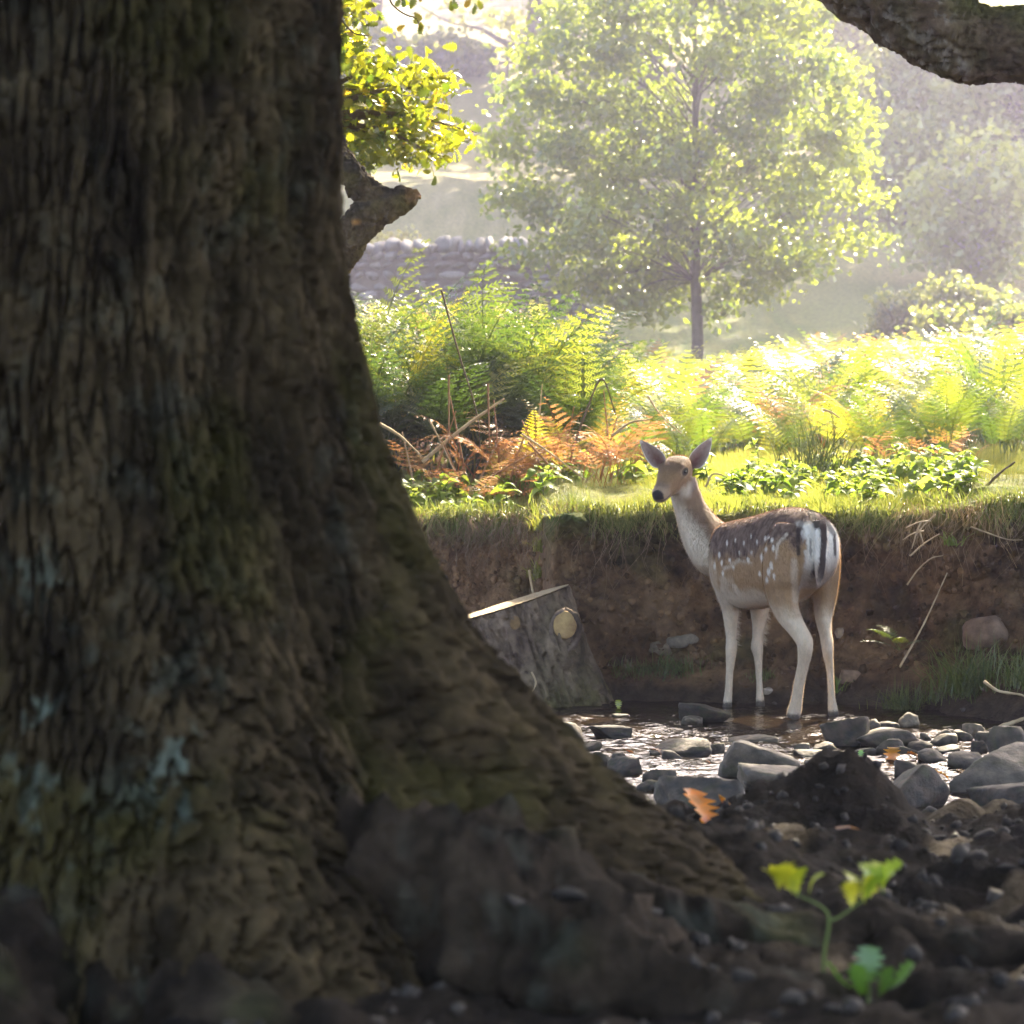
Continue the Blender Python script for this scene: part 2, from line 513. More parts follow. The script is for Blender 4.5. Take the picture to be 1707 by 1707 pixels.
# legs: px, py, Y, half width px across the view, ratio of the depth thickness
def leg(pts, side_bias):
    rings = []
    c = np.array([P(a, b, y) for a, b, y, h, k in pts])
    tg = np.gradient(c, axis=0)
    for i, (a, b, y, h, k) in enumerate(pts):
        t = tg[i] / np.linalg.norm(tg[i])
        s = np.array([1.0, 0, 0]); s -= t * s.dot(t); s /= np.linalg.norm(s)
        u = np.cross(t, s)
        hw = h * y / F * (1 - .10 * float(sstep(1010, 1060, b)))
        rings.append((c[i], s, u, hw, hw * k, hw * k, 2.0))
    return ring_loft(rings, len(pts) * 5, 20)
LH = [(1322, 880, 11.74, 30, 1.0), (1314, 915, 11.72, 39, 1.15), (1308, 955, 11.73, 37, 1.25), (1305, 988, 11.74, 29, 1.35), (1312, 1020, 11.71, 21, 1.35), (1328, 1047, 11.66, 16.5, 1.35), (1341, 1069, 11.62, 15.5, 1.3),
      (1342, 1085, 11.62, 14, 1.2), (1339, 1108, 11.64, 11, 1.0), (1332, 1140, 11.67, 10, .95), (1329, 1162, 11.69, 10.3, 1.0), (1325, 1182, 11.71, 12.5, 1.0), (1322, 1196, 11.72, 13, 1.05)]
RH = [(1360, 890, 11.86, 30, 1.2), (1368, 925, 11.87, 32, 1.3), (1372, 960, 11.88, 27, 1.5), (1374, 1000, 11.89, 19, 1.8), (1373, 1028, 11.86, 14.5, 1.8), (1376, 1053, 11.82, 11.5, 1.8), (1379, 1074, 11.79, 11, 1.8),
      (1380, 1090, 11.79, 9.5, 1.7), (1383, 1110, 11.81, 7, 1.6), (1385, 1138, 11.82, 6, 1.5), (1386, 1160, 11.83, 6.5, 1.5), (1388, 1180, 11.84, 9, 1.3), (1390, 1193, 11.84, 10, 1.3)]
LFg = [(1216, 915, 12.20, 26, 1.2), (1213, 950, 12.21, 28, 1.2), (1215, 985, 12.22, 23, 1.2), (1218, 1013, 12.24, 15.5, 1.3), (1218, 1042, 12.25, 11.5, 1.3), (1219, 1064, 12.25, 9.6, 1.25), (1219, 1082, 12.25, 10.6, 1.25),
      (1218, 1100, 12.25, 8.8, 1.15), (1216, 1122, 12.25, 7, 1.1), (1215, 1146, 12.25, 6.8, 1.1), (1213, 1167, 12.25, 8, 1.1), (1212, 1184, 12.25, 9.5, 1.2)]
RFg = [(1258, 930, 12.27, 22, 1.2), (1262, 970, 12.30, 22, 1.2), (1266, 1008, 12.32, 17, 1.2), (1265, 1038, 12.33, 12, 1.3), (1263, 1060, 12.33, 9.6, 1.3), (1262, 1079, 12.33, 11.2, 1.3), (1264, 1096, 12.33, 8.2, 1.2),
      (1265, 1120, 12.33, 6.2, 1.1), (1266, 1143, 12.33, 6, 1.1), (1267, 1164, 12.33, 7.6, 1.1), (1268, 1184, 12.33, 9, 1.2)]
for lg in (LH, RH, LFg, RFg): parts.append(leg(lg, 0))
# shoulder muscle and haunch fullness
def blob(c, a, b, r, s=DF, u=DU):
    w = np.cross(s, u)
    rg = []
    for q in np.linspace(-1, 1, 9):
        k = math.sqrt(max(0.02, 1 - q * q))
        rg.append((c + s * q * r, w, u, a * k, b * k, b * k, 2.0))
    return ring_loft(rg, 24, 20)
parts.append(blob(D(.49, .072, .62), .046, .15, .09))
parts.append(blob(D(.49, -.072, .62), .046, .15, .09))
# neck (photograph pixels, distance, half thickness px across, depth ratio)
NK = [(1222, 925, 12.32, 44, 1.0), (1195, 917, 12.36, 46, .9), (1177, 897, 12.40, 40, .85), (1161, 871, 12.43, 32, .88), (1150, 845, 12.44, 26.5, .9), (1142, 822, 12.44, 25, .95), (1137, 800, 12.44, 23, 1.0)]
rings = []
c = np.array([P(a, b, y) for a, b, y, h, k in NK]); tg = np.gradient(c, axis=0)
for i, (a, b, y, h, k) in enumerate(NK):
    t = tg[i] / np.linalg.norm(tg[i]); s = np.array([t[2], 0, -t[0]]); s /= np.linalg.norm(s); u = np.cross(t, s)
    hw = h * y / F
    rings.append((c[i], s, u, hw, hw * k, hw * k, 2.0))
parts.append(ring_loft(rings, 34, 26))
# head
HC = P(1125, 786, 12.42)
az, pit = radians(29), radians(33)
hf = np.array([-sin(az), -cos(az), 0.0])
HA = hf * cos(pit) - DU * sin(pit)
HU = hf * sin(pit) + DU * cos(pit)
HR = np.cross(HA, HU)
HD = [(-.085, .028, .020, .02), (-.07, .050, .036, .045), (-.04, .063, .050, .07), (0.0, .067, .055, .080), (.03, .064, .052, .078), (.06, .056, .044, .070), (.09, .047, .038, .060),
      (.12, .040, .033, .050), (.15, .0365, .030, .043), (.175, .034, .028, .037), (.193, .028, .023, .030), (.204, .014, .013, .016)]
parts.append(ring_loft([(HC + HA * q, HR, HU, w, a, b, 2.5) for q, w, a, b in HD], 46, 28))
# brow ridges over the eyes
for sg in (-1, 1):
    parts.append(blob(HC + HA * .012 + HR * sg * .050 + HU * .030, .014, .014, .026, HA, HU))
# tail
TL = [(-.115, .0, .805, .022, .018), (-.142, .010, .785, .028, .022), (-.160, .020, .745, .030, .022), (-.168, .026, .70, .030, .020), (-.170, .030, .64, .027, .018), (-.166, .032, .585, .020, .014), (-.163, .033, .545, .008, .007)]
rings = []
for s, l, z, a, b in TL:
    rings.append((D(s, l, z), DL, DF, a, b, b, 2.0))
parts.append(ring_loft(rings, 26, 16))

bv, bf = merge(parts)
tmp = link('deer_tmp', mesh_data('deer_tmp', bv, bf))
rm = tmp.modifiers.new('r', 'REMESH'); rm.mode = 'VOXEL'; rm.voxel_size = 0.0048
sm = tmp.modifiers.new('s', 'SMOOTH'); sm.factor = 0.5; sm.iterations = 7
dg = bpy.context.evaluated_depsgraph_get()
ev_o = tmp.evaluated_get(dg); em = ev_o.to_mesh()
nv = len(em.vertices)
dv = np.empty(nv * 3, dtype=np.float32); em.vertices.foreach_get('co', dv); dv = dv.reshape(-1, 3).astype(float)
dn = np.empty(nv * 3, dtype=np.float32); em.vertices.foreach_get('normal', dn); dn = dn.reshape(-1, 3).astype(float)
dfc = np.empty(len(em.loops), dtype=np.int32); em.loops.foreach_get('vertex_index', dfc)
dfc = dfc.reshape(-1, 4)
ev_o.to_mesh_clear()
bpy.data.objects.remove(tmp, do_unlink=True)

# coat colours in the animal's own coordinates
def coat(v, nrm):
    rel = v - DO
    s, l, z = rel @ DF, rel @ DL, rel[:, 2]
    h = v - HC
    hq, hr, hu = h @ HA, h @ HR, h @ HU
    px = CX + F * v[:, 0] / v[:, 1]; py = HOR + F * (CAMZ - v[:, 2]) / v[:, 1]
    # the far flank mirrors the near one
    far = (l < -0.03) & (s > 0.05) & (s < 0.72)
    mv = v + (-2 * l)[:, None] * DL
    pxm = np.where(far, CX + F * mv[:, 0] / mv[:, 1], px); pym = np.where(far, HOR + F * (CAMZ - mv[:, 2]) / mv[:, 1], py)
    nz = fbm(v * 14, 3, 301); nf = fbm(v * np.array([60, 60, 25]), 3, 305)
    tan = np.array([.38, .235, .122]); dark = np.array([.105, .064, .050]); grey = np.array([.235, .16, .13]); cream = np.array([.62, .52, .41]); white = np.array([.80, .75, .68]); blk = np.array([.045, .03, .027])
    c = np.tile(tan, (len(v), 1))
    # saddle of dark grey-brown along the back
    line = .635 + .03 * nz + .02 * nf + .075 * sstep(.22, .0, s)
    sad = sstep(line - .03, line + .035, z) * (s > -.2)
    sadc = dark[None] + (grey - dark)[None] * np.clip(.45 + .9 * nf + .5 * nz, 0, 1)[:, None]
    c = c + (sadc - c) * sad[:, None]
    # belly, legs
    bel = sstep(.535, .475, z + .015 * nz) * sstep(-.02, .12, s)
    c = lerp3(c, cream[None], bel)
    legm = sstep(.50, .40, z + .02 * nz)
    c = lerp3(c, (cream * np.array([.97, .93, .88]))[None], legm * .95)
    inner = sstep(.6, .5, z) * (s > .3) * .6
    c = lerp3(c, cream[None], inner * sstep(.2, -.2, nz))
    # neck: front pale, nape brown
    nk = (z > .60) & (s > .55)
    ax = v - P(1178, 888, 12.40)
    side = ax @ np.array([.80, 0, .60])          # + toward the nape
    nkc = lerp3(np.tile(cream, (len(v), 1)), np.array([[.21, .132, .080]]), sstep(-.052, .018, side + .012 * nf))
    nkm = sstep(1236, 1192, px + 26 * nz + 12 * nf + .45 * (880 - py)) * nk * np.where((hu < -.075) | (hq < -.02), 1, 0)
    c = lerp3(c, nkc, nkm)
    chest = sstep(1212, 1190, px + 12 * nz) * sstep(.70, .62, z) * (s > .5)
    c = lerp3(c, (cream * .9)[None], chest * .55)
    # pale flank line and brisket streaks
    for (x0, y0, x1, y1, r, a) in [(1207, 948, 1232, 934, 4.5, .75), (1232, 934, 1252, 938, 3.5, .6), (1190, 935, 1196, 990, 4, .35), (1223, 975, 1238, 1000, 5, .7), (1205, 965, 1215, 1000, 8, .5),
                                   (1296, 906, 1312, 890, 3.2, .75), (1293, 930, 1297, 906, 3.0, .75), (1324, 935, 1326, 1000, 8, .55)]:
        d0 = np.array([x1 - x0, y1 - y0], float); Ld = d0.dot(d0)
        tt_ = np.clip(((pxm - x0) * d0[0] + (pym - y0) * d0[1]) / Ld, 0, 1)
        dd = np.hypot(pxm - x0 - tt_ * d0[0], pym - y0 - tt_ * d0[1])
        vis = far | (nrm[:, 1] < .25)
        c = lerp3(c, cream[None], sstep(r, r * .4, dd + 1.2 * nf) * a * vis)
    # white spots
    spots = [(1276, 898, 3, 4), (1281, 895, 2.2, 3), (1287, 900, 2.6, 5), (1277, 915, 2.8, 4.5), (1289, 913, 2.4, 5), (1270, 928, 3, 7), (1285, 942, 3, 7), (1281, 952, 3.2, 7), (1266, 956, 2.5, 5), (1290, 960, 2.4, 4.5), (1278, 966, 2.5, 5),
             (1253, 921, 2.2, 3.5), (1247, 933, 3, 4), (1233, 921, 2.2, 3), (1216, 933, 2.3, 3.5), (1203, 938, 2.2, 6), (1199, 925, 2, 5), (1205, 955, 2.3, 5), (1191, 943, 2, 6), (1222, 945, 2.4, 3), (1212, 905, 1.6, 5), (1226, 900, 1.5, 4), (1240, 905, 1.6, 4), (1252, 893, 1.5, 4), (1262, 903, 1.8, 4)]
    for (x0, y0, rx, ry) in spots:
        dd = np.hypot((pxm - x0) / rx, (pym - y0) / ry)
        vis = far | (nrm[:, 1] < .3)
        c = lerp3(c, (white * .93)[None], sstep(1.25, .55, dd + .25 * nf) * vis)
    # rump: white patch edged in black either side of the tail
    rear = sstep(-.03, -.085, s + .015 * nz) * sstep(.48, .54, z) * sstep(.812, .780, z)
    rm_ = rear * sstep(.098, .082, np.abs(l + .012) + .01 * nf)
    c = lerp3(c, np.array([[.40, .31, .25]]), rm_)
    c = lerp3(c, white[None], rm_ * sstep(.60, .68, z + .02 * nz))
    for (x0, y0, x1, y1, r, a) in [(1330, 884, 1331, 922, 4.5, .85), (1352, 852, 1362, 876, 8, .95), (1391, 892, 1392, 924, 3.2, .9), (1351, 898, 1352, 928, 1.8, .6), (1340, 862, 1331, 886, 6, .6), (1375, 868, 1390, 890, 6, .6)]:
        d0 = np.array([x1 - x0, y1 - y0], float); Ld = d0.dot(d0)
        tt_ = np.clip(((px - x0) * d0[0] + (py - y0) * d0[1]) / Ld, 0, 1)
        dd = np.hypot(px - x0 - tt_ * d0[0], py - y0 - tt_ * d0[1])
        c = lerp3(c, blk[None], sstep(r, r * .45, dd + 1.0 * nf) * a * (s < .02) * (nrm[:, 1] < .3))
    # tail: dark down the middle, white edges
    tl = (s < -.10) & (z > .535) & (z < .81)
    lc_ = np.interp(z, [.54, .64, .70, .745, .785, .805], [.033, .030, .026, .020, .010, 0])
    strip = tl * sstep(.021, .013, np.abs(l - lc_ + .004 * nf)) * sstep(.55, .60, z + .02 * nf)
    c = lerp3(c, np.array([[.07, .045, .038]]), strip)
    # head
    hd = (hq > -.10) & (np.abs(hr) < .085) & (hu > -.11) & (hu < .075) & (z > .80)
    fc = np.tile(np.array([.25, .145, .072]), (len(v), 1))
    fc = lerp3(fc, np.array([[.17, .10, .06]]), sstep(.0, .040, hu) * sstep(.09, .02, hq))
    fc = lerp3(fc, np.array([[.09, .055, .038]]), sstep(.03, .052, hu) * sstep(.035, -.03, hq + .01 * nf) * .75)
    fc = lerp3(fc, (cream * .98)[None], sstep(-.022, -.060, hu + .010 * nf) * sstep(.14, .05, hq) * sstep(-.035, .0, hq + .01 * nf) * .8)
    fc = lerp3(fc, np.array([[.42, .31, .22]]), sstep(.13, .165, hq) * .6)
    fc = lerp3(fc, np.array([[.20, .13, .09]]), np.exp(-((hq - .145) / .02) ** 2) * sstep(.0, .02, hu) * .8)
    nose = sstep(.180, .187, hq - .30 * np.abs(hr) + .12 * hu) * sstep(-.014, -.006, hu) * sstep(.029, .024, np.abs(hr))
    fc = lerp3(fc, np.array([[.022, .018, .02]]), nose)
    mouth = np.exp(-((hu + .016 + .10 * (.19 - hq)) / .0035) ** 2) * sstep(.135, .15, hq)
    fc = lerp3(fc, np.array([[.05, .035, .03]]), mouth * .9)
    for sg in (-1, 1):
        ec = np.array([.022, sg * .060, .014])
        de = np.sqrt(((hq - ec[0]) / 1.5) ** 2 + (hr - ec[1]) ** 2 + (hu - ec[2]) ** 2)
        fc = lerp3(fc, np.array([[.42, .30, .20]]), sstep(.028, .018, de) * .35)
        fc = lerp3(fc, np.array([[.04, .028, .022]]), sstep(.0180, .0140, de))
        tear = np.exp(-((hr - sg * (.058 - .15 * (hq - .03))) / .006) ** 2) * sstep(.03, .04, hq) * sstep(.07, .05, hq) * np.exp(-((hu - .004) / .007) ** 2)
        fc = lerp3(fc, np.array([[.10, .07, .05]]), tear * .8)
    hm = hd * sstep(-.105, -.070, hu) * sstep(.086, .066, np.abs(hr)) * sstep(-.075, -.035, hq + .25 * np.maximum(0, -hu - .03))
    c = lerp3(c, fc, hm)
    # hooves
    c = lerp3(c, np.array([[.035, .028, .024]]), sstep(.034, .020, z + .004 * nf) * .9)
    return np.clip(c, 0.012, .9)

dc = coat(dv, dn)
# ears: cupped shells joined to the same mesh
def ear(base, tip, facing, width):
    base, tip, facing = map(np.asarray, (base, tip, facing))
    ax = tip - base; Ln = np.linalg.norm(ax); ax = ax / Ln
    fn = facing - ax * facing.dot(ax); fn /= np.linalg.norm(fn)
    sd = np.cross(ax, fn)
    nu, nvv = 15, 18
    us, vs = np.linspace(-1, 1, nu), np.linspace(-.10, 1, nvv)
    U, V = np.meshgrid(us, vs, indexing='ij'); U, V = U.ravel(), V.ravel()
    Vc = np.clip(V, 0, 1)
    w = width * (np.sin(pi * Vc ** .62) ** .75 * .92 + .30 * (1 - Vc) ** 3) * np.where(V > .999, .02, 1)
    cup = width * .75 * (U ** 2 - 1) * (1 - .55 * Vc) * (w / width + .15)
    curl = -0.02 * Vc ** 2
    pf = base + ax * (V * Ln)[:, None] + sd * (U * w)[:, None] + fn * (cup + curl)[:, None]
    th = .0035 * (1 - U ** 2) + .0012
    pb = pf - fn * th[:, None]
    cen_ = (1 - U ** 2) * np.clip(1.25 - Vc, 0, 1)
    inner = np.stack([.42 - .28 * cen_, .32 - .26 * cen_, .26 - .21 * cen_], -1) + .05 * fbm(pf * np.array([90, 90, 90]), 2, 311)[:, None]
    rim = sstep(.86, .97, np.maximum(np.abs(U), Vc * .98))
    inner = lerp3(inner, np.array([[.85, .80, .72]]), rim)
    outer = np.tile(np.array([.27, .18, .12]), (len(U), 1)); outer = lerp3(outer, np.array([[.8, .74, .66]]), sstep(.85, 1, np.abs(U)))
    g = grid_faces(nu, nvv)
    k = len(pf)
    edge = [i * nvv for i in range(nu)] + [(nu - 1) * nvv + j for j in range(1, nvv)] + [i * nvv + nvv - 1 for i in range(nu - 2, -1, -1)] + [j for j in range(nvv - 2, 0, -1)]
    e = np.array(edge); e2 = np.roll(e, -1)
    f = np.vstack([g, g[:, ::-1] + k, np.stack([e, e + k, e2 + k, e2], -1)])
    return np.vstack([pf, pb]), f, np.clip(np.vstack([inner, outer]), .02, .9)
e1 = ear(P(1104, 775, 12.42), P(1065, 733, 12.45), np.array([-.25, -1, .12]), .036)
e2 = ear(P(1155, 777, 12.46), P(1189, 727, 12.52), np.array([.10, -1, .10]), .036)
av, af, ac = dv, dfc, dc
for vv, ff, cc in (e1, e2):
    af = np.vstack([af, ff + len(av)]); av = np.vstack([av, vv]); ac = np.vstack([ac, cc])

m, nt = new_mat('deer_coat')
out = N(nt, "ShaderNodeOutputMaterial"); bs = N(nt, "ShaderNodeBsdfPrincipled")
at = N(nt, "ShaderNodeAttribute", attribute_name="Col")
nn = noise_node(nt, 55, 5, 0.65, 'Object', (1, 1, 0.45))
mr = N(nt, "ShaderNodeMapRange"); L(nt, nn.outputs[0], mr.inputs[0])
mr.inputs[1].default_value = .3; mr.inputs[2].default_value = .7; mr.inputs[3].default_value = .84; mr.inputs[4].default_value = 1.16
mx = N(nt, "ShaderNodeVectorMath", operation='SCALE'); L(nt, at.outputs['Color'], mx.inputs[0]); L(nt, mr.outputs[0], mx.inputs['Scale'])
L(nt, mx.outputs[0], bs.inputs['Base Color'])
bs.inputs['Roughness'].default_value = .8; bs.inputs['Specular IOR Level'].default_value = .25
bs.inputs['Sheen Weight'].default_value = .08; bs.inputs['Sheen Roughness'].default_value = .5
nb = noise_node(nt, 260, 2, .5, 'Object', (1, 1, .4))
bp = N(nt, "ShaderNodeBump"); bp.inputs['Strength'].default_value = .35; bp.inputs['Distance'].default_value = .003
L(nt, nb.outputs[0], bp.inputs['Height']); L(nt, bp.outputs[0], bs.inputs['Normal'])
L(nt, bs.outputs[0], out.inputs[0])
M['coat'] = m
deer = mesh_obj('deer', av, af, M['coat'], cols=ac, origin=tuple(D(.25, 0, 0)))
tag(deer, 'spotted brown doe standing in the shallow stream looking back with ears raised', 'deer')
DORG = D(.25, 0, 0)

# eyes
me_, nt = new_mat('deer_eye')
out = N(nt, "ShaderNodeOutputMaterial"); bs = N(nt, "ShaderNodeBsdfPrincipled")
bs.inputs['Base Color'].default_value = (.010, .007, .006, 1); bs.inputs['Roughness'].default_value = .06; bs.inputs['Specular IOR Level'].default_value = .22
L(nt, bs.outputs[0], out.inputs[0])
for sg in (-1, 1):
    c = HC + HA * .022 + HR * sg * .0570 + HU * .014
    v, f = blob(c, .0095, .0085, .0145, HA, HU)
    mesh_obj('eye', v - DORG, f, me_, parent=deer)

# short fur: one tapered hair per triangle, lying along the coat
nh = 80000
pa, pb_, pc, pd = dv[dfc[:, 0]], dv[dfc[:, 1]], dv[dfc[:, 2]], dv[dfc[:, 3]]
area = np.linalg.norm(np.cross(pc - pa, pd - pb_), axis=1)
fi = RNG.choice(len(dfc), nh, p=area / area.sum())
u_, v_ = RNG.random(nh)[:, None], RNG.random(nh)[:, None]
p0 = (pa[fi] * (1 - u_) + pb_[fi] * u_) * (1 - v_) + (pd[fi] * (1 - u_) + pc[fi] * u_) * v_
n0 = dn[dfc[fi, 0]]; c0 = dc[dfc[fi, 0]]
flow_d = -DF[None] * .55 + np.array([[0, 0, -.75]]) + RNG.normal(0, .22, (nh, 3))
hh = (p0 - HC) @ HA
rel = p0 - DO
flow_d = np.where(((hh > -.06) & (p0[:, 2] > .84) & ((p0 - DO) @ DF > .6))[:, None], -HA[None] + RNG.normal(0, .2, (nh, 3)), flow_d)
flow_d -= n0 * (flow_d * n0).sum(1)[:, None]; flow_d /= np.linalg.norm(flow_d, axis=1)[:, None] + 1e-9
ln = .011 + .007 * RNG.random(nh)
ln *= np.where(rel[:, 2] < .42, .55, 1.0)
ln *= np.where((hh > -.06) & (p0[:, 2] > .84) & (rel @ DF > .6), .35, 1.0)
wd = np.cross(flow_d, n0) * (.0009 + .0005 * RNG.random(nh))[:, None]
lift = (.22 + .25 * RNG.random(nh))[:, None]
tipp = p0 + flow_d * ln[:, None] + n0 * lift * ln[:, None]
hv = np.stack([p0 + wd - n0 * .001, p0 - wd - n0 * .001, tipp], 1).reshape(-1, 3)
hc = np.repeat(c0 * (0.72 + .55 * RNG.random(nh))[:, None], 3, axis=0)
M['fur'] = mat_leaf('deer_fur', col_attr=True, trans=.35, tboost=(1.05, 1.0, .95), gloss=.03, grough=.5)
o = mesh_obj('fur', hv - DORG, np.arange(nh * 3).reshape(-1, 3), M['fur'], parent=deer, cols=hc)
tag(o, kind='stuff')

# longer hair behind the front legs and on the brisket, catching the light
fr = np.random.default_rng(321)
hv, hc = [], []
for (x0, y0, x1, y1, Y, n_, dx, ln0) in [(1231, 1008, 1227, 1075, 12.25, 150, 9, .03), (1281, 1014, 1272, 1072, 12.33, 130, 9, .03)]:
    for _ in range(n_):
        t_ = fr.random(); a = P(x0 + (x1 - x0) * t_ - np.sign(dx) * 2, y0 + (y1 - y0) * t_, Y + fr.normal(0, .015))
        d_ = np.array([np.sign(dx) * .75 + fr.normal(0, .25), fr.normal(0, .3), -.55 + fr.normal(0, .25)]); d_ /= np.linalg.norm(d_)
        b = a + d_ * ln0 * fr.uniform(.5, 1.2)
        w = np.array([.0, 0, .0009])
        hv += [a - w, a + w, b]; hc += [(.62, .52, .42)] * 3
hv = np.array(hv)
tag(mesh_obj('leg_fringe', hv - DORG, np.arange(len(hv)).reshape(-1, 3), M['fur'], parent=deer, cols=np.array(hc)), kind='stuff')
# ------------------------------------------------------------------ leaf templates (x across, y along, z up)
def leaf_template(outline, curl=0.12, fold=0.10):
    """outline: half widths along the blade -> strip of quads around the midrib"""
    n = len(outline)
    ys = np.linspace(0, 1, n)
    v = []
    for y, w in zip(ys, outline):
        zc = -curl * (y - .4) ** 2
        v += [(-w, y, zc + fold * w), (0, y, zc), (w, y, zc + fold * w)]
    f = []
    for i in range(n - 1):
        a = i * 3
        f += [(a, a + 1, a + 4, a + 3), (a + 1, a + 2, a + 5, a + 4)]
    return np.array(v, float), np.array(f)
OAKLEAF = leaf_template([.012, .03, .17, .08, .28, .12, .36, .16, .38, .16, .28, .04], .25, .25)
OVATE = leaf_template([.02, .24, .34, .28, .13, .01], .35, .3)
ROUND = leaf_template([.03, .34, .40, .26, .02], .25, .25)
NETTLE = leaf_template([.03, .25, .34, .29, .31, .22, .23, .13, .12, .01], .5, .3)

def bark_cols(v, base=((.052, .037, .024), (.125, .092, .062)), green=(.075, .078, .028), lich=(.26, .33, .28), lz=None, seed=0, gamt=.5):
    n1 = fbm(v * np.array([9, 9, 3.5]), 4, 401 + seed); n2 = fbm(v * 3.0, 3, 405 + seed)
    c = lerp3(np.array(base[0])[None], np.array(base[1])[None], np.clip(.45 + .8 * n1, 0, 1))
    c = lerp3(c, np.array([green]), sstep(-.05, .5, n2) * gamt)
    if lz is not None:
        n3 = fbm(v * 16.0, 3, 409 + seed); n4 = fbm(v * 2.7, 2, 411 + seed)
        c = lerp3(c, np.array([lich]), sstep(.10, .40, n3) * sstep(.02, .30, n4 + .55 * (lz(v) - .12)) * lz(v))
    return c

def bark_disp(scale, depth, seed):
    """deep vertical fissures: narrow grooves between long plates"""
    def f(v, nr, r):
        th = np.arctan2(nr[:, 1], nr[:, 0])
        q = np.stack([np.cos(th) * r * scale, np.sin(th) * r * scale, v[:, 2] * scale * .22], -1)
        w = fbm(q * .7, 3, seed) * .8
        g = np.abs(fbm(q + np.stack([w, w, w * .3], -1), 2, seed + 5))
        plate = sstep(.02, .20, g)
        return depth * (plate - .6) + depth * .5 * fbm(q * np.array([2.2, 2.2, 5.0]), 3, seed + 9)
    return f

# ------------------------------------------------------------------ the great oak in front
OX, OY = (110 - CX) / F * 5.0, 5.0
oak = thing('oak_tree', (OX, OY, 0.28), 'massive dark trunk of an old oak with flared mossy roots at the stream edge', 'tree')
zs_k = np.array([.05, .30, .36, .435, .487, .559, .641, .723, .806, .909, 1.02, 1.145, 1.423, 1.865, 3.0, 5.5])
rr_k = np.array([1.30, 1.22, 1.15, 1.065, .985, .895, .81, .730, .655, .594, .550, .506, .466, .446, .42, .36])
nth, nz_ = 560, 520
zz = np.concatenate([np.linspace(.05, 2.0, nz_ - 60), np.linspace(2.03, 5.5, 60)])
# more columns on the side that faces the stream and the camera
tq = np.linspace(0, 1, nth, endpoint=False)
th = -pi / 2 + 2 * pi * (tq - .5) + .55 * np.sin(2 * pi * (tq - .5)) * -1
TH, ZZ = np.meshgrid(th, zz, indexing='ij')
TH, ZZ = TH.ravel(), ZZ.ravel()
rb = np.interp(ZZ, zs_k, rr_k)
r0 = np.interp(ZZ, [.05, 5.5], [.456, .36]); r0 = np.maximum(r0, np.minimum(rb, .456))
fl = rb - r0
ang = lambda a, w: np.exp(-(((TH - radians(a) + pi) % (2 * pi) - pi) / radians(w)) ** 2)
lobes = 0.28 + .74 * ang(2, 26) + .55 * ang(-62, 20) + .50 * ang(-118, 22) + .55 * ang(-165, 25) + .6 * ang(120, 30) + .5 * ang(60, 22)
R = r0 + fl * np.minimum(lobes, 1.02)
dirs = np.stack([np.cos(TH), np.sin(TH), 0 * TH], -1)
v = dirs * R[:, None] + np.stack([0 * ZZ, 0 * ZZ, ZZ], -1)
# fissures follow the flare: stretch the noise along the surface
th_w = TH + .05 * noise3(np.stack([ZZ * 2.0, TH * 2, 0 * ZZ], -1), 431)
sc_ = 36.0
arc = ZZ + .6 * (R - r0)
re_ = (r0 + .4 * (R - r0)) / .456
q = np.stack([np.cos(th_w) * sc_ * .62 * re_, np.sin(th_w) * sc_ * .62 * re_, arc * 5.2], -1)
wq = fbm(q * .6, 3, 433) * .45
g = np.abs(fbm(q + np.stack([wq, wq, .4 * wq], -1), 2, 437))
plate = sstep(.0, .26, g)
cross_ = sstep(.03, .12, np.abs(fbm(q * np.array([.7, .7, 3.2]) + 9, 2, 441)))
d = .030 * (plate - .5) + .010 * (cross_ - .5) * plate + .008 * fbm(q * np.array([2.5, 2.5, 4.0]), 3, 445) + .03 * fbm(np.stack([np.cos(TH), np.sin(TH), ZZ * .8], -1) * 2.2, 3, 449)
v = v + dirs * d[:, None]
wv = v + np.array([OX, OY, 0])
def lz_main(p):
    px = CX + F * p[:, 0] / p[:, 1]; py = HOR + F * (CAMZ - p[:, 2]) / p[:, 1]
    return np.clip(.10 + .0 * px + .95 * np.exp(-((px - 315) / 75) ** 2 - ((py - 1340) / 140) ** 2) + .7 * np.exp(-((px - 60) / 60) ** 2 - ((py - 1180) / 260) ** 2), 0, 1)
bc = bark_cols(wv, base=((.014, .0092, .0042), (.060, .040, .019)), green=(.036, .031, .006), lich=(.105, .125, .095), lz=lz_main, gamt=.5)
cut = np.array([0, 0, .28])
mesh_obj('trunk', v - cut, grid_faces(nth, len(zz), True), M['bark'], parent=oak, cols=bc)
OL = np.array([OX, OY, .28])

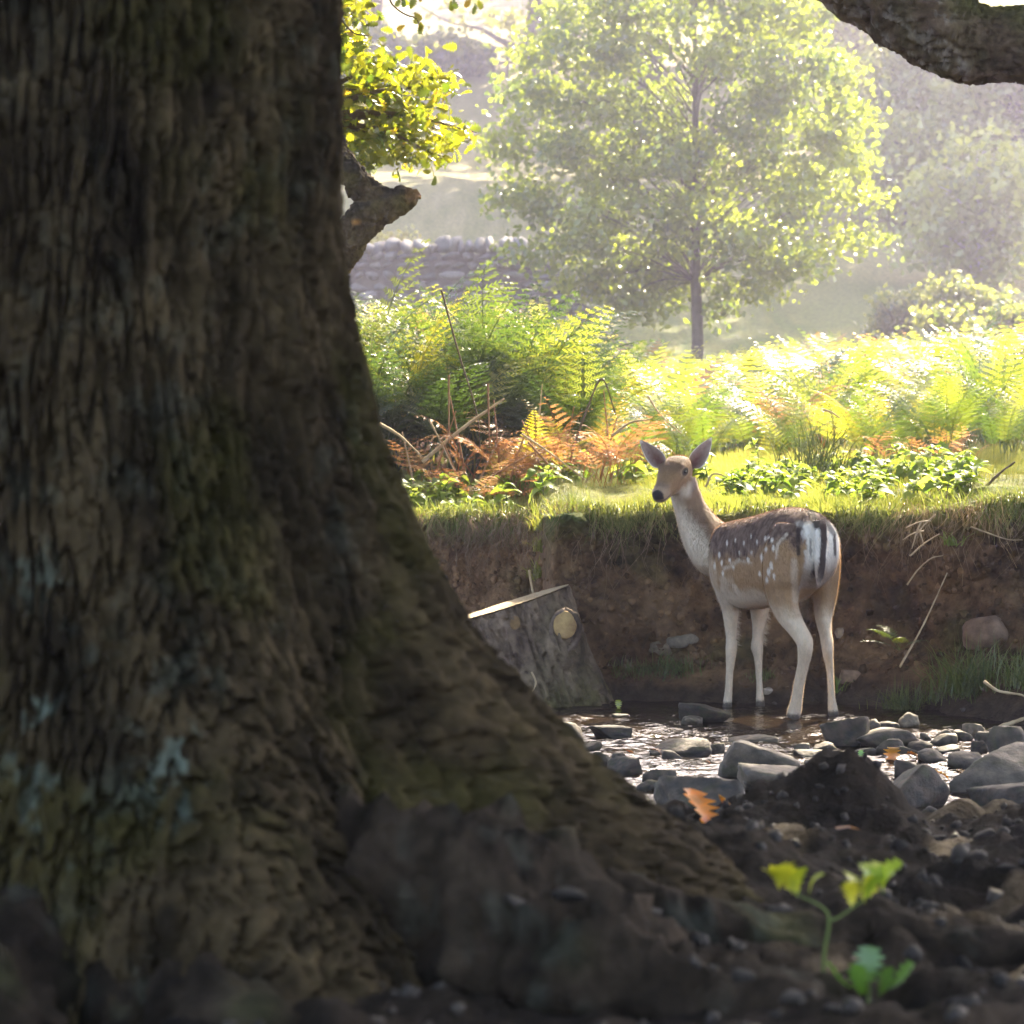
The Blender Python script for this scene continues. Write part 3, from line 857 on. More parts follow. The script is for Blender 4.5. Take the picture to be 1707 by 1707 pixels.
def root(ctrl, rad, seed, n=90, nseg=40):
    dsp = lambda v, nr, r: .42 * r * fbm(v * np.array([6, 6, 6.]), 4, seed) + .20 * r * fbm(v * 22.0, 3, seed + 3)
    v, f = tube(ctrl, rad, nseg, n, dsp)
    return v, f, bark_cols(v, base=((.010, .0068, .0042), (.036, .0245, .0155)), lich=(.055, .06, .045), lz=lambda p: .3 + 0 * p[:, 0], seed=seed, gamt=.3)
rts = [
    ([P(290, 1330, 4.70), P(430, 1450, 4.56), P(600, 1540, 4.46), P(780, 1580, 4.40), P(950, 1615, 4.34), P(1080, 1680, 4.26), P(1220, 1712, 4.2), P(1420, 1800, 4.1), P(1600, 1900, 4.0)], [.13, .15, .165, .175, .15, .11, .10, .085, .05]),
    ([P(930, 1400, 5.1), P(1040, 1450, 5.25), P(1130, 1470, 5.4), P(1260, 1480, 5.55), P(1400, 1470, 5.65), P(1560, 1490, 5.75), P(1750, 1500, 5.85)], [.10, .08, .07, .065, .06, .055, .04]),
    ([P(40, 1330, 4.75), P(30, 1480, 4.55), P(0, 1640, 4.25), P(-60, 1800, 3.95)], [.12, .12, .13, .10]),
    ([P(160, 1480, 4.6), P(240, 1640, 4.3), P(330, 1700, 4.1), P(480, 1770, 3.9)], [.14, .115, .09, .05]),
    ([P(1000, 1530, 4.75), P(1120, 1560, 4.72), P(1260, 1575, 4.75), P(1430, 1570, 4.85), P(1580, 1590, 4.8), P(1760, 1600, 4.8)], [.075, .07, .06, .065, .05, .04]),
    ([P(1330, 1690, 4.3), P(1450, 1700, 4.3), P(1600, 1690, 4.35), P(1780, 1710, 4.35)], [.06, .065, .06, .05]),
    ([P(-250, 1350, 5.0), P(-400, 1480, 4.9), P(-620, 1600, 4.8)], [.16, .13, .08]),
]
for i, (c, r) in enumerate(rts):
    vv, ff, cc = root(c, r, 460 + i * 11)
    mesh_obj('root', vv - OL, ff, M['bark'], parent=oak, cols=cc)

# ------------------------------------------------------------------ crowns over the stream (above the picture), shaped to shade it up to the bank edge
def crown_leaves(n, sampler, size, seed, greens=((.035, .06, .012), (.09, .11, .02)), tmpl=ROUND):
    rng = np.random.default_rng(seed)
    loc = sampler(n, rng)
    cols = lerp3(np.array(greens[0])[None], np.array(greens[1])[None], rng.random(len(loc)))
    return scatter(tmpl[0] - np.array([0, .5, 0]), tmpl[1], rand_rots(len(loc), rng, .8), loc, size * (.7 + .6 * rng.random(len(loc))), cols)

def slab(x0, x1, y0, y1, z0, z1, ymax0, nclump, cr, hole=0.0):
    """clumped leaves in a slab whose far side leans back the way the light comes in"""
    def f(n, rng):
        cl = []
        while len(cl) < nclump:
            c = np.array([rng.uniform(x0, x1), rng.uniform(y0, y1), rng.uniform(z0, z1)])
            if c[1] < ymax0 + (c[2] - 4.5) * 1.09: cl.append(c)
        cl = np.array(cl)
        k = rng.integers(0, nclump, n)
        p = cl[k] + rng.normal(0, 1, (n, 3)) * np.array([cr, cr, cr * .6])
        ok = (p[:, 2] > z0 - .15) & (p[:, 1] < ymax0 + (p[:, 2] - 4.5) * 1.09 + .25)
        return p[ok]
    return f

lv, lf, lc = crown_leaves(17000, slab(-5.5, 3.2, 2.0, 13.0, 4.5, 7.5, 16.05, 75, .75), .24, 501)
tag(mesh_obj('crown', lv - OL, lf, M['leaf'], parent=oak, cols=lc), kind='stuff')
brs = []
rng = np.random.default_rng(503)
for a in range(9):
    t0 = np.array([OX, OY, 4.3 + .12 * a]); an = a * 2.4
    e_ = np.array([OX + cos(an) * 3.0 + 1, OY + sin(an) * 3.0 + 2.5, 6.2])
    e_[1] = max(e_[1], 2)
    brs.append(tube([t0, (t0 + e_) / 2 + np.array([0, 0, .5]), e_], [.16, .10, .03], 8, 14))
bvv, bff = merge(brs)
mesh_obj('branches', bvv - OL, bff, M['twig'], parent=oak)

# ------------------------------------------------------------------ second oak behind it, with the broken limb
o2x, o2y = (420 - CX) / F * 14.4, 14.4
o2z = gz(o2x, o2y)
oak2 = thing('oak_tree', (o2x, o2y, o2z), 'oak with a broken gnarled limb and yellowing leaves showing beside the massive trunk', 'tree')
O2 = np.array([o2x, o2y, o2z])
tv, tf = tube([O2 + np.array([0, 0, -.2]), O2 + np.array([0, 0, .4]), O2 + np.array([-.03, 0, 1.8]), O2 + np.array([0, .05, 3.2]), O2 + np.array([.1, .1, 5.0])], [.42, .34, .28, .25, .18], 48, 110, bark_disp(16, .018, 521))
mesh_obj('trunk', tv - O2, tf, M['bark'], parent=oak2, cols=bark_cols(tv, seed=3))
YS = 13.7
low = tube([P(430, 640, 14.3), P(520, 500, 14.0), P(578, 405, YS + .05), P(612, 362, YS), P(652, 340, YS), P(688, 327, YS), P(703, 330, YS)],
           [.10, .088, .082, .085, .072, .040, .006], 40, 110)
upp = tube([P(500, 160, 14.2), P(548, 235, 14.0), P(585, 292, YS + .02), P(620, 326, YS), P(655, 334, YS)], [.07, .062, .060, .066, .05], 36, 70)
bv_, bf_ = merge([low, upp])
tmpo = link('limb_tmp', mesh_data('limb_tmp', bv_, bf_))
rm = tmpo.modifiers.new('r', 'REMESH'); rm.mode = 'VOXEL'; rm.voxel_size = .0065
sm = tmpo.modifiers.new('s', 'SMOOTH'); sm.factor = .5; sm.iterations = 6
eo = tmpo.evaluated_get(bpy.context.evaluated_depsgraph_get()); em = eo.to_mesh()
lv_ = np.empty(len(em.vertices) * 3, dtype=np.float32); em.vertices.foreach_get('co', lv_); lv_ = lv_.reshape(-1, 3).astype(float)
ln_ = np.empty(len(em.vertices) * 3, dtype=np.float32); em.vertices.foreach_get('normal', ln_); ln_ = ln_.reshape(-1, 3).astype(float)
lfc = np.empty(len(em.loops), dtype=np.int32); em.loops.foreach_get('vertex_index', lfc); lfc = lfc.reshape(-1, 4)
eo.to_mesh_clear(); bpy.data.objects.remove(tmpo, do_unlink=True)
gd = np.abs(fbm(lv_ * np.array([28, 28, 22]), 2, 531))
lv_ = lv_ + ln_ * (.010 * (sstep(.02, .2, gd) - .5) + .016 * fbm(lv_ * 11, 3, 533) + .005 * fbm(lv_ * 60, 2, 535))[:, None]
px = CX + F * lv_[:, 0] / lv_[:, 1]; py = HOR + F * (CAMZ - lv_[:, 2]) / lv_[:, 1]
lcol = bark_cols(lv_, base=((.07, .05, .028), (.17, .125, .06)), green=(.13, .11, .03), seed=7, gamt=.6)
lcol = lerp3(lcol, np.array([[.045, .036, .03]]), sstep(.2, .7, ln_[:, 2] + .3 * fbm(lv_ * 9, 2, 537)) * .8)
lcol = lerp3(lcol, np.array([[.36, .20, .09]]), sstep(672, 690, px + 5 * fbm(lv_ * 20, 2, 539)) * sstep(-.2, .3, ln_[:, 2] + .5) * .8)
lcol = lerp3(lcol, np.array([[.42, .21, .07]]), np.exp(-((px - 593) / 7) ** 2 - ((py - 371) / 5) ** 2) * sstep(.0, .2, fbm(lv_ * 40, 2, 541) + .15))
tag(mesh_obj('broken_limb', lv_ - O2, lfc, M['bark'], parent=oak2, cols=lcol), 'thick gnarled limb broken off short, with raw orange wood at its end')
# leafy boughs of the second oak: twigs with single oak leaves
OAKC = [(.0, (.05, .085, .015)), (.35, (.09, .13, .02)), (.6, (.17, .20, .025)), (.8, (.30, .27, .03)), (1.0, (.34, .21, .04))]
M['oakleaf'] = mat_leaf('oak_leaf', OAKC, trans=.55, tboost=(1.6, 1.6, .7), gloss=.08)
oak_leaf_me = []
for k in range(3):
    t = OAKLEAF[0].copy()
    t[:, 2] += .12 * np.sin(t[:, 1] * (3 + k)) * (1 if k != 1 else -1) + .25 * t[:, 0] * (k - 1)
    oak_leaf_me.append(mesh_data('oak_leaf', t, OAKLEAF[1]))
    oak_leaf_me[-1].materials.append(M['oakleaf'])
rng = np.random.default_rng(545)
bough_c = []
outl = [(556, 330), (575, 55), (650, 85), (760, 140), (768, 165), (700, 165), (760, 200), (785, 225), (760, 262), (700, 262), (640, 285), (590, 270)]
blobs_ = [(575, 60, 22, 30), (600, 100, 30, 22), (640, 120, 34, 20), (690, 130, 34, 20), (740, 150, 24, 12), (600, 150, 34, 24), (650, 180, 44, 26), (700, 210, 36, 22), (755, 225, 24, 14), (620, 220, 34, 26), (600, 265, 24, 20),
          (660, 255, 34, 16), (720, 255, 22, 12), (575, 200, 18, 30), (770, 215, 12, 10), (590, 20, 30, 16), (575, 5, 24, 10)]
pts = []
for (bx_, by_, rx, ry) in blobs_:
    n = int(rx * ry / 9)
    for _ in range(n):
        a = rng.normal(0, .55, 2)
        pts.append(P(bx_ + a[0] * rx, by_ + a[1] * ry, 15.2 + rng.normal(0, .35)))
pts = np.array(pts); rng.shuffle(pts)
tw = []
hub = P(480, 200, 14.6)
for (bx_, by_, rx, ry) in blobs_:
    e_ = P(bx_, by_, 15.2)
    tw.append(tube([hub, hub * .4 + e_ * .6 + np.array([0, 0, .06]), e_, e_ + np.array([.08, 0, -.02])], [.022, .012, .005, .002], 6, 18))
tw.append(tube([P(553, 22, 14.3), P(570, 35, 14.3), P(590, 55, 14.3), P(615, 60, 14.3)], [.006, .005, .004, .003], 6, 18))
vtw, ftw = merge(tw)
mesh_obj('twigs', vtw - O2, ftw, M['twig'], parent=oak2)
n_single = 280
for i, p in enumerate(pts[:n_single]):
    o = link('leaf', oak_leaf_me[i % 3], None, oak2)
    o.location = p - O2
    o.rotation_euler = (rng.normal(-.4, .6), rng.normal(0, .6), rng.uniform(0, 6.28))
    s_ = .075 * rng.uniform(.75, 1.25); o.scale = (s_, s_, s_)
rest = pts[n_single:]
rest = np.vstack([rest, rest + rng.normal(0, .06, rest.shape)])
cc = lerp3(np.array([[.06, .09, .015]]), np.array([[.26, .26, .03]]), rng.random(len(rest)) ** 1.3)
lv, lf, lc = scatter(OAKLEAF[0], OAKLEAF[1], rand_rots(len(rest), rng, .7), rest, .07 * (.7 + .6 * rng.random(len(rest))), cc)
tag(mesh_obj('foliage', lv - O2, lf, M['leaf'], parent=oak2, cols=lc), kind='stuff')
lv, lf, lc = crown_leaves(7000, slab(-5.5, 1.6, 12.0, 16.5, 4.7, 7.0, 15.9, 40, .6), .20, 505)
tag(mesh_obj('crown', lv - O2, lf, M['leaf'], parent=oak2, cols=lc), kind='stuff')

# hanging twig tips of the front oak at the top edge
rng = np.random.default_rng(551)
def hang_twig(path, leaves, Yd):
    t_ = tube([P(a, b, Yd) for a, b in path], np.linspace(.0045, .002, len(path)), 6, 18)
    tw = mesh_obj('twig', t_[0] - O2, t_[1], M['twig'], parent=oak2)
    for (a, b, rot, s_) in leaves:
        o = link('leaf', oak_leaf_me[rng.integers(0, 3)], None, tw)
        o.location = P(a, b, Yd) - O2
        o.rotation_euler = (radians(90) + rng.normal(0, .4), rot, rng.normal(0, .5)); o.scale = (s_,) * 3
hang_twig([(640, -60), (648, -5), (662, 15), (680, 26), (693, 30), (700, 45), (704, 58)], [(684, 16, .6, .055), (690, 20, 2.4, .05), (697, 22, 3.4, .05), (700, 5, .2, .055), (706, 0, -.3, .05), (700, 35, 2.9, .055), (703, 42, 3.3, .05), (676, 42, 4.2, .045), (692, 8, -.5, .05)], 13.2)
hang_twig([(740, -70), (750, -25), (770, -8), (795, -2)], [(752, 0, 3.1, .05), (758, -2, 2.8, .05), (790, 2, 3.3, .06), (796, 0, 2.8, .05), (785, -2, 3.8, .05), (672, -6, 3.0, .05), (668, -4, 3.6, .045)], 13.2)

# ------------------------------------------------------------------ third oak on the right bank with the low sweeping limb
o3x, o3y = 3.75, 13.2
o3z = gz(o3x, o3y)
O3 = np.array([o3x, o3y, o3z])
oak3 = thing('oak_tree', tuple(O3), 'oak whose thick mossy limb dips low over the stream above the deer', 'tree')
tv, tf = tube([O3 + np.array([.1, 0, -.25]), O3 + np.array([.05, 0, .3]), O3 + np.array([0, 0, 1.6]), O3 + np.array([0, 0, 3.0]), O3 + np.array([.2, .2, 5.0])], [.55, .45, .38, .34, .22], 48, 100, bark_disp(15, .02, 561))
mesh_obj('trunk', tv - O3, tf, M['bark'], parent=oak3, cols=bark_cols(tv, seed=5))
lv_, lf_ = tube([O3 + np.array([-.1, 0, 2.4]), P(2000, -40, 12.6), P(1850, 50, 12.2), P(1720, 76, 12.0), P(1640, 76, 12.0), P(1590, 64, 12.0), P(1500, 8, 12.0), P(1400, -54, 12.1), P(1290, -120, 12.3), P(1160, -220, 12.6)],
                [.22, .19, .165, .148, .150, .160, .156, .145, .12, .08], 110, 330,
                lambda v, nr, r: .026 * (sstep(.0, .22, np.abs(fbm(v * np.array([7, 22, 24]), 3, 571))) - .6) + .028 * fbm(v * 6, 3, 573) + .006 * fbm(v * 45, 3, 575))
nrm_up = sstep(.02, .14, lv_[:, 2] - np.interp(lv_[:, 0], [1.0, 1.35, 1.6, 1.8, 2.1, 2.5, 3.5], [3.3, 3.05, 2.9, 2.77, 2.74, 2.78, 3.2]))
lcol = bark_cols(lv_, base=((.075, .053, .036), (.20, .138, .092)), seed=9, gamt=.3, lich=(.40, .36, .32), lz=lambda p: .5 + 0 * p[:, 0])
lcol = lerp3(lcol, np.array([[.075, .085, .018]]), np.clip(nrm_up + .5 * fbm(lv_ * 6, 3, 577), 0, 1) * .75)
mesh_obj('limb', lv_ - O3, lf_, M['bark'], parent=oak3, cols=lcol)
lv, lf, lc = crown_leaves(12000, slab(-.5, 7.5, 8.5, 17.5, 4.6, 7.2, 15.7, 55, .65), .20, 507)
tag(mesh_obj('crown', lv - O3, lf, M['leaf'], parent=oak3, cols=lc), kind='stuff')

# ------------------------------------------------------------------ young maple in the clearing
def broadleaf(name, label, base, trunk_pts, trunk_r, clumps, leaf_n, leaf_s, greens, barkm, seed, tmpl=ROUND, group=None, spread=.28, bias=.3, twig_r=.02, leafm='leaf'):
    rng = np.random.default_rng(seed)
    t = thing(name, tuple(base), label, 'tree', group)
    B = np.array(base)
    tv, tf = tube(trunk_pts, trunk_r, 18, 60, lambda v, nr, r: .12 * r * fbm(v * np.array([12, 12, 4]) / max(.3, trunk_r[0] * 8), 3, seed))
    mesh_obj('trunk', tv - B, tf, barkm, parent=t)
    tp = catmull(np.array(trunk_pts), 40)
    br = []
    for c in clumps:
        zc = np.clip(c[2] - .45 * np.linalg.norm(c[:2] - tp[0][:2]) - .2, tp[0][2] + .25 * (tp[-1][2] - tp[0][2]), tp[-1][2])
        k = np.argmin(np.abs(tp[:, 2] - zc))
        s0 = tp[k]
        mid = (s0 + c) / 2 + np.array([0, 0, .12 * np.linalg.norm(c - s0)])
        br.append(tube([s0, mid, c], [twig_r, twig_r * .6, twig_r * .2], 6, 10, caps=False))
    bv_, bf_ = merge(br)
    bo = mesh_obj('branches', bv_ - B, bf_, barkm, parent=t)
    cl = np.asarray(clumps)
    k = rng.integers(0, len(cl), leaf_n)
    p = cl[k] + rng.normal(0, 1, (leaf_n, 3)) * np.array([spread, spread, spread * .62])
    tone = (rng.random(len(cl)) ** .8)[k] * .6 + .4 * rng.random(leaf_n)
    cc = lerp3(np.array([greens[0]]), np.array([greens[1]]), tone)
    lv, lf, lc = scatter(tmpl[0] - np.array([0, .4, 0]), tmpl[1], rand_rots(leaf_n, rng, bias), p, leaf_s * (.7 + .6 * rng.random(leaf_n)), cc)
    tag(mesh_obj('crown', lv - B, lf, M[leafm], parent=t, cols=lc), kind='stuff')
    return t

def crown_points(n, c, rx, ry, rz, rng, minr=.25, zlow=None):
    out = []
    while len(out) < n:
        p = rng.uniform(-1, 1, 3)
        r = np.linalg.norm(p)
        if r > 1 or r < minr: continue
        out.append(np.array(c) + p * np.array([rx, ry, rz]))
    return out

MY = 36.0
rng = np.random.default_rng(601)
mb = np.array([(1163 - CX) / F * MY, MY, 0]); mb[2] = gz(mb[0], MY) - .05
cl = crown_points(190, P(1142, 180, MY), 2.2, 2.2, 2.65, rng, .25)
cl = [c for c in cl if not (abs(c[0] - mb[0]) > 1.9 and c[2] < 3.2)]
for (a, b) in [(830, 240), (845, 330), (880, 335), (870, 420), (910, 430), (940, 470), (1000, 470), (1060, 440), (1110, 470), (1215, 480), (1300, 440), (1350, 440), (1400, 400), (1450, 400), (1440, 330), (1420, 260), (1400, 180), (1390, 130), (870, 200), (920, 150), (950, 100), (1250, 400), (1190, 520)]:
    cl.append(P(a, b, MY + rng.normal(0, .4)))
broadleaf('maple_tree', 'young bright green tree with a slim trunk standing alone in the bracken', mb,
          [mb, P(1163, 560, MY), P(1160, 480, MY), P(1159, 400, MY), P(1160, 250, MY), P(1158, 60, MY), P(1158, -140, MY)], [.10, .072, .066, .06, .045, .028, .01],
          cl, 32000, .096, ((.045, .085, .014), (.24, .28, .038)), M['far_bark'], 603, OVATE, spread=.18, bias=.2, twig_r=.008)
# ------------------------------------------------------------------ oaks on the slope behind
rng = np.random.default_rng(701)
def big_oak(px, Y, label, h, r, seed, nleaf=5200, trunk_w=.36, low=3.2):
    X = (px - CX) / F * Y
    z0 = gz(X, Y) - .2
    B = np.array([X, Y, z0])
    rg = np.random.default_rng(seed)
    cl = crown_points(70, B + np.array([0, 0, low + (h - low) * .55]), r, r * .8, (h - low) * .5, rg, .3)
    t = broadleaf('oak_tree', label, B, [B, B + np.array([0, 0, 1.0]), B + np.array([.05, 0, 3]), B + np.array([.2, 0, h * .5]), B + np.array([.1, 0, h * .85])], [trunk_w * 1.35, trunk_w, trunk_w * .88, trunk_w * .6, .06],
                  cl, nleaf, .55, ((.04, .06, .015), (.12, .13, .03)), M['far_bark'], seed, ROUND, 'old oaks on the sunlit slope', spread=.75, bias=.5, twig_r=.09)
    return t, B
t, B = big_oak(897, 86, 'grey hazy oak trunk with spreading boughs on the slope by a rail fence', 15, 7.0, 711)
for (pts_, rd) in [([(897, 62), (868, 78), (840, 70), (800, 48), (760, 40)], [.17, .13, .10, .06, .03]), ([(897, 58), (920, 72), (950, 60), (990, 52), (1040, 30)], [.17, .12, .09, .06, .03]), ([(760, 40), (735, 30), (700, 10)], [.04, .03, .015])]:
    v, f = tube([P(a, b, 86) for a, b in pts_], rd, 8, 24)
    mesh_obj('bough', v - B, f, M['far_bark'], parent=t)
lr = np.random.default_rng(713)
cl = np.array([P(a, b, 86) for a, b in [(835, 30), (850, 45), (870, 30), (880, 62), (955, 20), (970, 40), (960, 10), (985, 15), (780, 22), (740, 15)]])
k = lr.integers(0, len(cl), 260)
lv, lf, lc = scatter(ROUND[0], ROUND[1], rand_rots(260, lr, .4), cl[k] + lr.normal(0, .28, (260, 3)), np.full(260, .25), lerp3(np.array([[.08, .1, .02]]), np.array([[.25, .25, .06]]), lr.random(260)))
tag(mesh_obj('leaf_clusters', lv - B, lf, M['leaf'], parent=t, cols=lc), kind='stuff')
big_oak(345, 84, 'old oak higher on the slope hidden behind the massive trunk', 15, 7.5, 717)
big_oak(1370, 88, 'old oak on the slope behind the young green tree', 14, 6.5, 719)
for _px, _Y, _sd in ((1080, 66, 723), (1310, 70, 725), (1800, 66, 727)):  # extra oaks kept out of view, added to throw shade over the slope
    big_oak(_px, _Y, {1080: 'tall added oak shading the slope with its trunk hidden by the young green tree', 1310: 'tall added shade oak standing behind the right half of the young green tree', 1800: 'tall added shade oak out of view beside the hazy slope wood'}[_px], 17, 6.0, _sd, low=6.0)
big_oak(620, 92, 'old oak on the slope behind the yellowing oak leaves', 15, 6.5, 721, low=5.5)

# hazy trees on the right slope
def slope_tree(px, Y, top_py, wpx, label, seed, bark, n=5200, leaf=.16, nclump=60, base_py=None, greens=((.10, .13, .035), (.30, .32, .10))):
    X = (px - CX) / F * Y
    z0 = gz(X, Y) - .15
    B = np.array([X, Y, z0])
    ht = P(px, top_py, Y)[2] - z0
    rg = np.random.default_rng(seed)
    cl = crown_points(nclump, B + np.array([0, 0, ht * .58]), wpx / F * Y, wpx / F * Y * .8, ht * .46, rg, .25)
    return broadleaf('slope_tree', label, B, [B, B + np.array([0, 0, ht * .25]), B + np.array([.1, 0, ht * .5]), B + np.array([.05, 0, ht * .9])], [.17, .13, .09, .03], cl, n, leaf, greens, bark, seed, OVATE, 'hazy trees on the slope', spread=.42, bias=.35, twig_r=.045)
slope_tree(1560, 62, 40, 120, 'hazy pale green tree on the slope below the dipping limb', 731, M['far_bark'], n=7000)
slope_tree(1480, 68, 110, 70, 'small hazy tree on the slope just right of the young green tree', 733, M['far_bark'], n=3500)
slope_tree(1700, 56, 60, 130, 'hazy leafy tree on the slope with a broad low crown', 735, M['far_bark'], n=7000)
slope_tree(1626, 50, 240, 85, 'hazy tree with a pale bare trunk forking above the bushes', 737, M['pale_bark'], n=3600)
slope_tree(1420, 74, 20, 80, 'faint hazy tree high on the slope behind the young green tree', 739, M['far_bark'], n=4000)
slope_tree(1820, 60, 0, 130, 'hazy tall tree at the edge of the slope wood', 741, M['far_bark'], n=6000)

slope_tree(1500, 84, 30, 75, 'faint tree high on the slope under the tip of the dipping limb', 743, M['far_bark'], n=4200, leaf=.2)
slope_tree(1640, 90, 20, 85, 'faint tree high on the slope behind the dipping limb', 745, M['far_bark'], n=4200, leaf=.2)
slope_tree(1440, 60, 250, 50, 'small faint tree low on the slope right of the young green tree', 747, M['far_bark'], n=2600)
slope_tree(1520, 56, 200, 60, 'slender hazy tree in the middle of the slope wood', 749, M['far_bark'], n=3200)
slope_tree(1330, 92, 20, 90, 'faint tree high on the slope behind the top of the young green tree', 750, M['far_bark'], n=4200, leaf=.2)

def bush(px, Y, top_py, wpx, label, seed, n=2200, leaf=.10, greens=((.06, .09, .025), (.20, .21, .06)), name='bush', group=None):
    X = (px - CX) / F * Y
    z0 = gz(X, Y)
    B = np.array([X, Y, z0])
    ht = P(px, top_py, Y)[2] - z0
    rg = np.random.default_rng(seed)
    cl = [c for c in crown_points(26, B + np.array([0, 0, ht * .45]), wpx / F * Y, wpx / F * Y * .7, ht * .5, rg, .2)]
    t = thing(name, tuple(B), label, 'bush', group)
    st = [tube([B + rg.normal(0, .05, 3) * np.array([1, 1, 0]), (B + c) / 2 + np.array([0, 0, .1]), c], [.02, .012, .004], 5, 8, caps=False) for c in cl[:12]]
    v, f = merge(st)
    mesh_obj('stems', v - B, f, M['far_bark'], parent=t)
    cl = np.array(cl); k = rg.integers(0, len(cl), n)
    p = cl[k] + rg.normal(0, 1, (n, 3)) * np.array([.22, .22, .16]) * max(.6, wpx / F * Y)
    p[:, 2] = np.maximum(p[:, 2], z0 + .02)
    cc = lerp3(np.array([greens[0]]), np.array([greens[1]]), rg.random(n))
    lv, lf, lc = scatter(OVATE[0], OVATE[1], rand_rots(n, rg, .3), p, leaf * (.7 + .6 * rg.random(n)), cc)
    tag(mesh_obj('foliage', lv - B, lf, M['leaf'], parent=t, cols=lc), kind='stuff')
bush(1520, 42, 470, 65, 'pale hazy bush at the foot of the wooded slope', 751)
bush(1620, 40, 440, 60, 'rounded hazy bush under the pale bare trunk', 753, n=2600)
bush(1690, 38, 500, 50, 'low hazy bush beside the rounded bush', 755)
bush(1570, 37, 505, 55, 'shaded grey-green bush in front of the slope trees', 757)
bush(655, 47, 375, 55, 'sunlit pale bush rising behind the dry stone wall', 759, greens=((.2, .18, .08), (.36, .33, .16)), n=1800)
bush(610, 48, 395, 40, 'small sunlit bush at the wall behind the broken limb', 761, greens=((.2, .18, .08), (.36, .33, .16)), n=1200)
bush(740, 83, 62, 70, 'shaded shrub at the top of the sunlit slope', 763, leaf=.25)
bush(620, 83, 55, 60, 'dark shrub on the slope crest behind the oak leaves', 765, leaf=.25)

# far wood along the crest: one mass
rg = np.random.default_rng(771)
n = 14000
X = rg.uniform(-60, 75, n); Y = rg.uniform(118, 150, n)
tk = rg.integers(0, 90, n)
tc = np.stack([rg.uniform(-55, 70, 90), rg.uniform(120, 150, 90), np.zeros(90)], -1)
tc[:, 2] = ground(tc[:, 0], tc[:, 1]) + rg.uniform(2.5, 6, 90)
p = tc[tk] + rg.normal(0, 1, (n, 3)) * np.array([2.2, 2.0, 2.2])
p[:, 2] = np.maximum(p[:, 2], ground(p[:, 0], p[:, 1]))
cc = lerp3(np.array([[.03, .05, .015]]), np.array([[.10, .12, .03]]), rg.random(n))
lv, lf, lc = scatter(ROUND[0], ROUND[1], rand_rots(n, rg, .5), p, .95 * (.7 + .6 * rg.random(n)), cc)
tag(mesh_obj('distant_wood', lv, lf, M['leaf'], cols=lc), 'distant hazy wood covering the crest of the hill', 'wood', kind='stuff')

# rail fence by the hazy oak
fy = 82.0
fence = thing('rail_fence', tuple(np.array([P(850, 120, fy)[0], fy, gz(P(850, 120, fy)[0], fy)])), 'small weathered rail fence beside the hazy oak trunk', 'fence')
FB = np.array(fence.location)
for px_ in (822, 846, 870, 890, 912):
    X = (px_ - CX) / F * fy; z0 = gz(X, fy)
    v, f = tube([(X, fy, z0 - .2), (X, fy, z0 + .5), (X + .01, fy, z0 + .95)], [.06, .055, .05], 7, 6)
    mesh_obj('post', v - FB, f, M['far_bark'], parent=fence)
for hh_ in (.45, .85):
    a, b = (818 - CX) / F * fy, (916 - CX) / F * fy
    v, f = tube([(a, fy - .05, gz(a, fy) + hh_), ((a + b) / 2, fy - .05, (gz(a, fy) + gz(b, fy)) / 2 + hh_ + .02), (b, fy - .05, gz(b, fy) + hh_)], [.045, .05, .045], 6, 10)
    mesh_obj('rail', v - FB, f, M['far_bark'], parent=fence)

# ------------------------------------------------------------------ dry stone wall
def rock_shape(seed, sub=3, planes=9, sharp=14.0, rough=.05, lim=(.45, .9)):
    import bmesh
    bm = bmesh.new(); bmesh.ops.create_icosphere(bm, subdivisions=sub, radius=1)
    v = np.array([q.co[:] for q in bm.verts]); f = np.array([[w.index for w in q.verts] for q in bm.faces]); bm.free()
    rg = np.random.default_rng(seed)
    nrm = rg.normal(size=(planes, 3)); nrm /= np.linalg.norm(nrm, axis=1)[:, None]
    hgt = rg.uniform(*lim, planes)
    nrm = np.vstack([nrm, np.eye(3), -np.eye(3)]); hgt = np.concatenate([hgt, np.full(6, .95)])
    dt = np.maximum(v @ nrm.T, 0) / hgt
    r = 1.0 / (np.sum(dt ** (sharp * 2), axis=1) + 1e-9) ** (.5 / sharp)
    r = r * (1 + rough * fbm(v * 2.6, 4, seed) + rough * .4 * fbm(v * 9, 2, seed + 3))
    v = v * r[:, None]
    ext = (v.max(0) - v.min(0)) / 2; cen = (v.max(0) + v.min(0)) / 2
    return (v - cen) / ext, f

wy_ = 42.0
wx0, wx1 = (560 - CX) / F * wy_, (1030 - CX) / F * wy_
wall = thing('stone_wall', (wx0, wy_, gz(wx0, wy_)), 'old grey dry stone wall behind the bracken, broken down at its end', 'wall')
WB = np.array(wall.location)
wmes = []
for k in range(7):
    v, f = rock_shape(800 + k, 2, 9, 18, .04)
    me = mesh_data('wall_stone', v, f, np.tile(np.array([[.13, .125, .12], [.17, .155, .14], [.10, .095, .09], [.20, .185, .17], [.14, .13, .12], [.16, .15, .145], [.12, .11, .105]][k]), (len(v), 1)))
    me.materials.append(M['wallstone']); wmes.append(me)
rg = np.random.default_rng(811)
ztop = lambda x: np.interp(x, [wx0, (860 - CX) / F * wy_, (905 - CX) / F * wy_, (1000 - CX) / F * wy_, wx1], [P(0, 422, wy_)[2], P(0, 420, wy_)[2], P(0, 455, wy_)[2], P(0, 520, wy_)[2], P(0, 560, wy_)[2]])
zrow = gz(wx0, wy_) - .2
zmax = ztop(wx0)
count = 0
row = 0
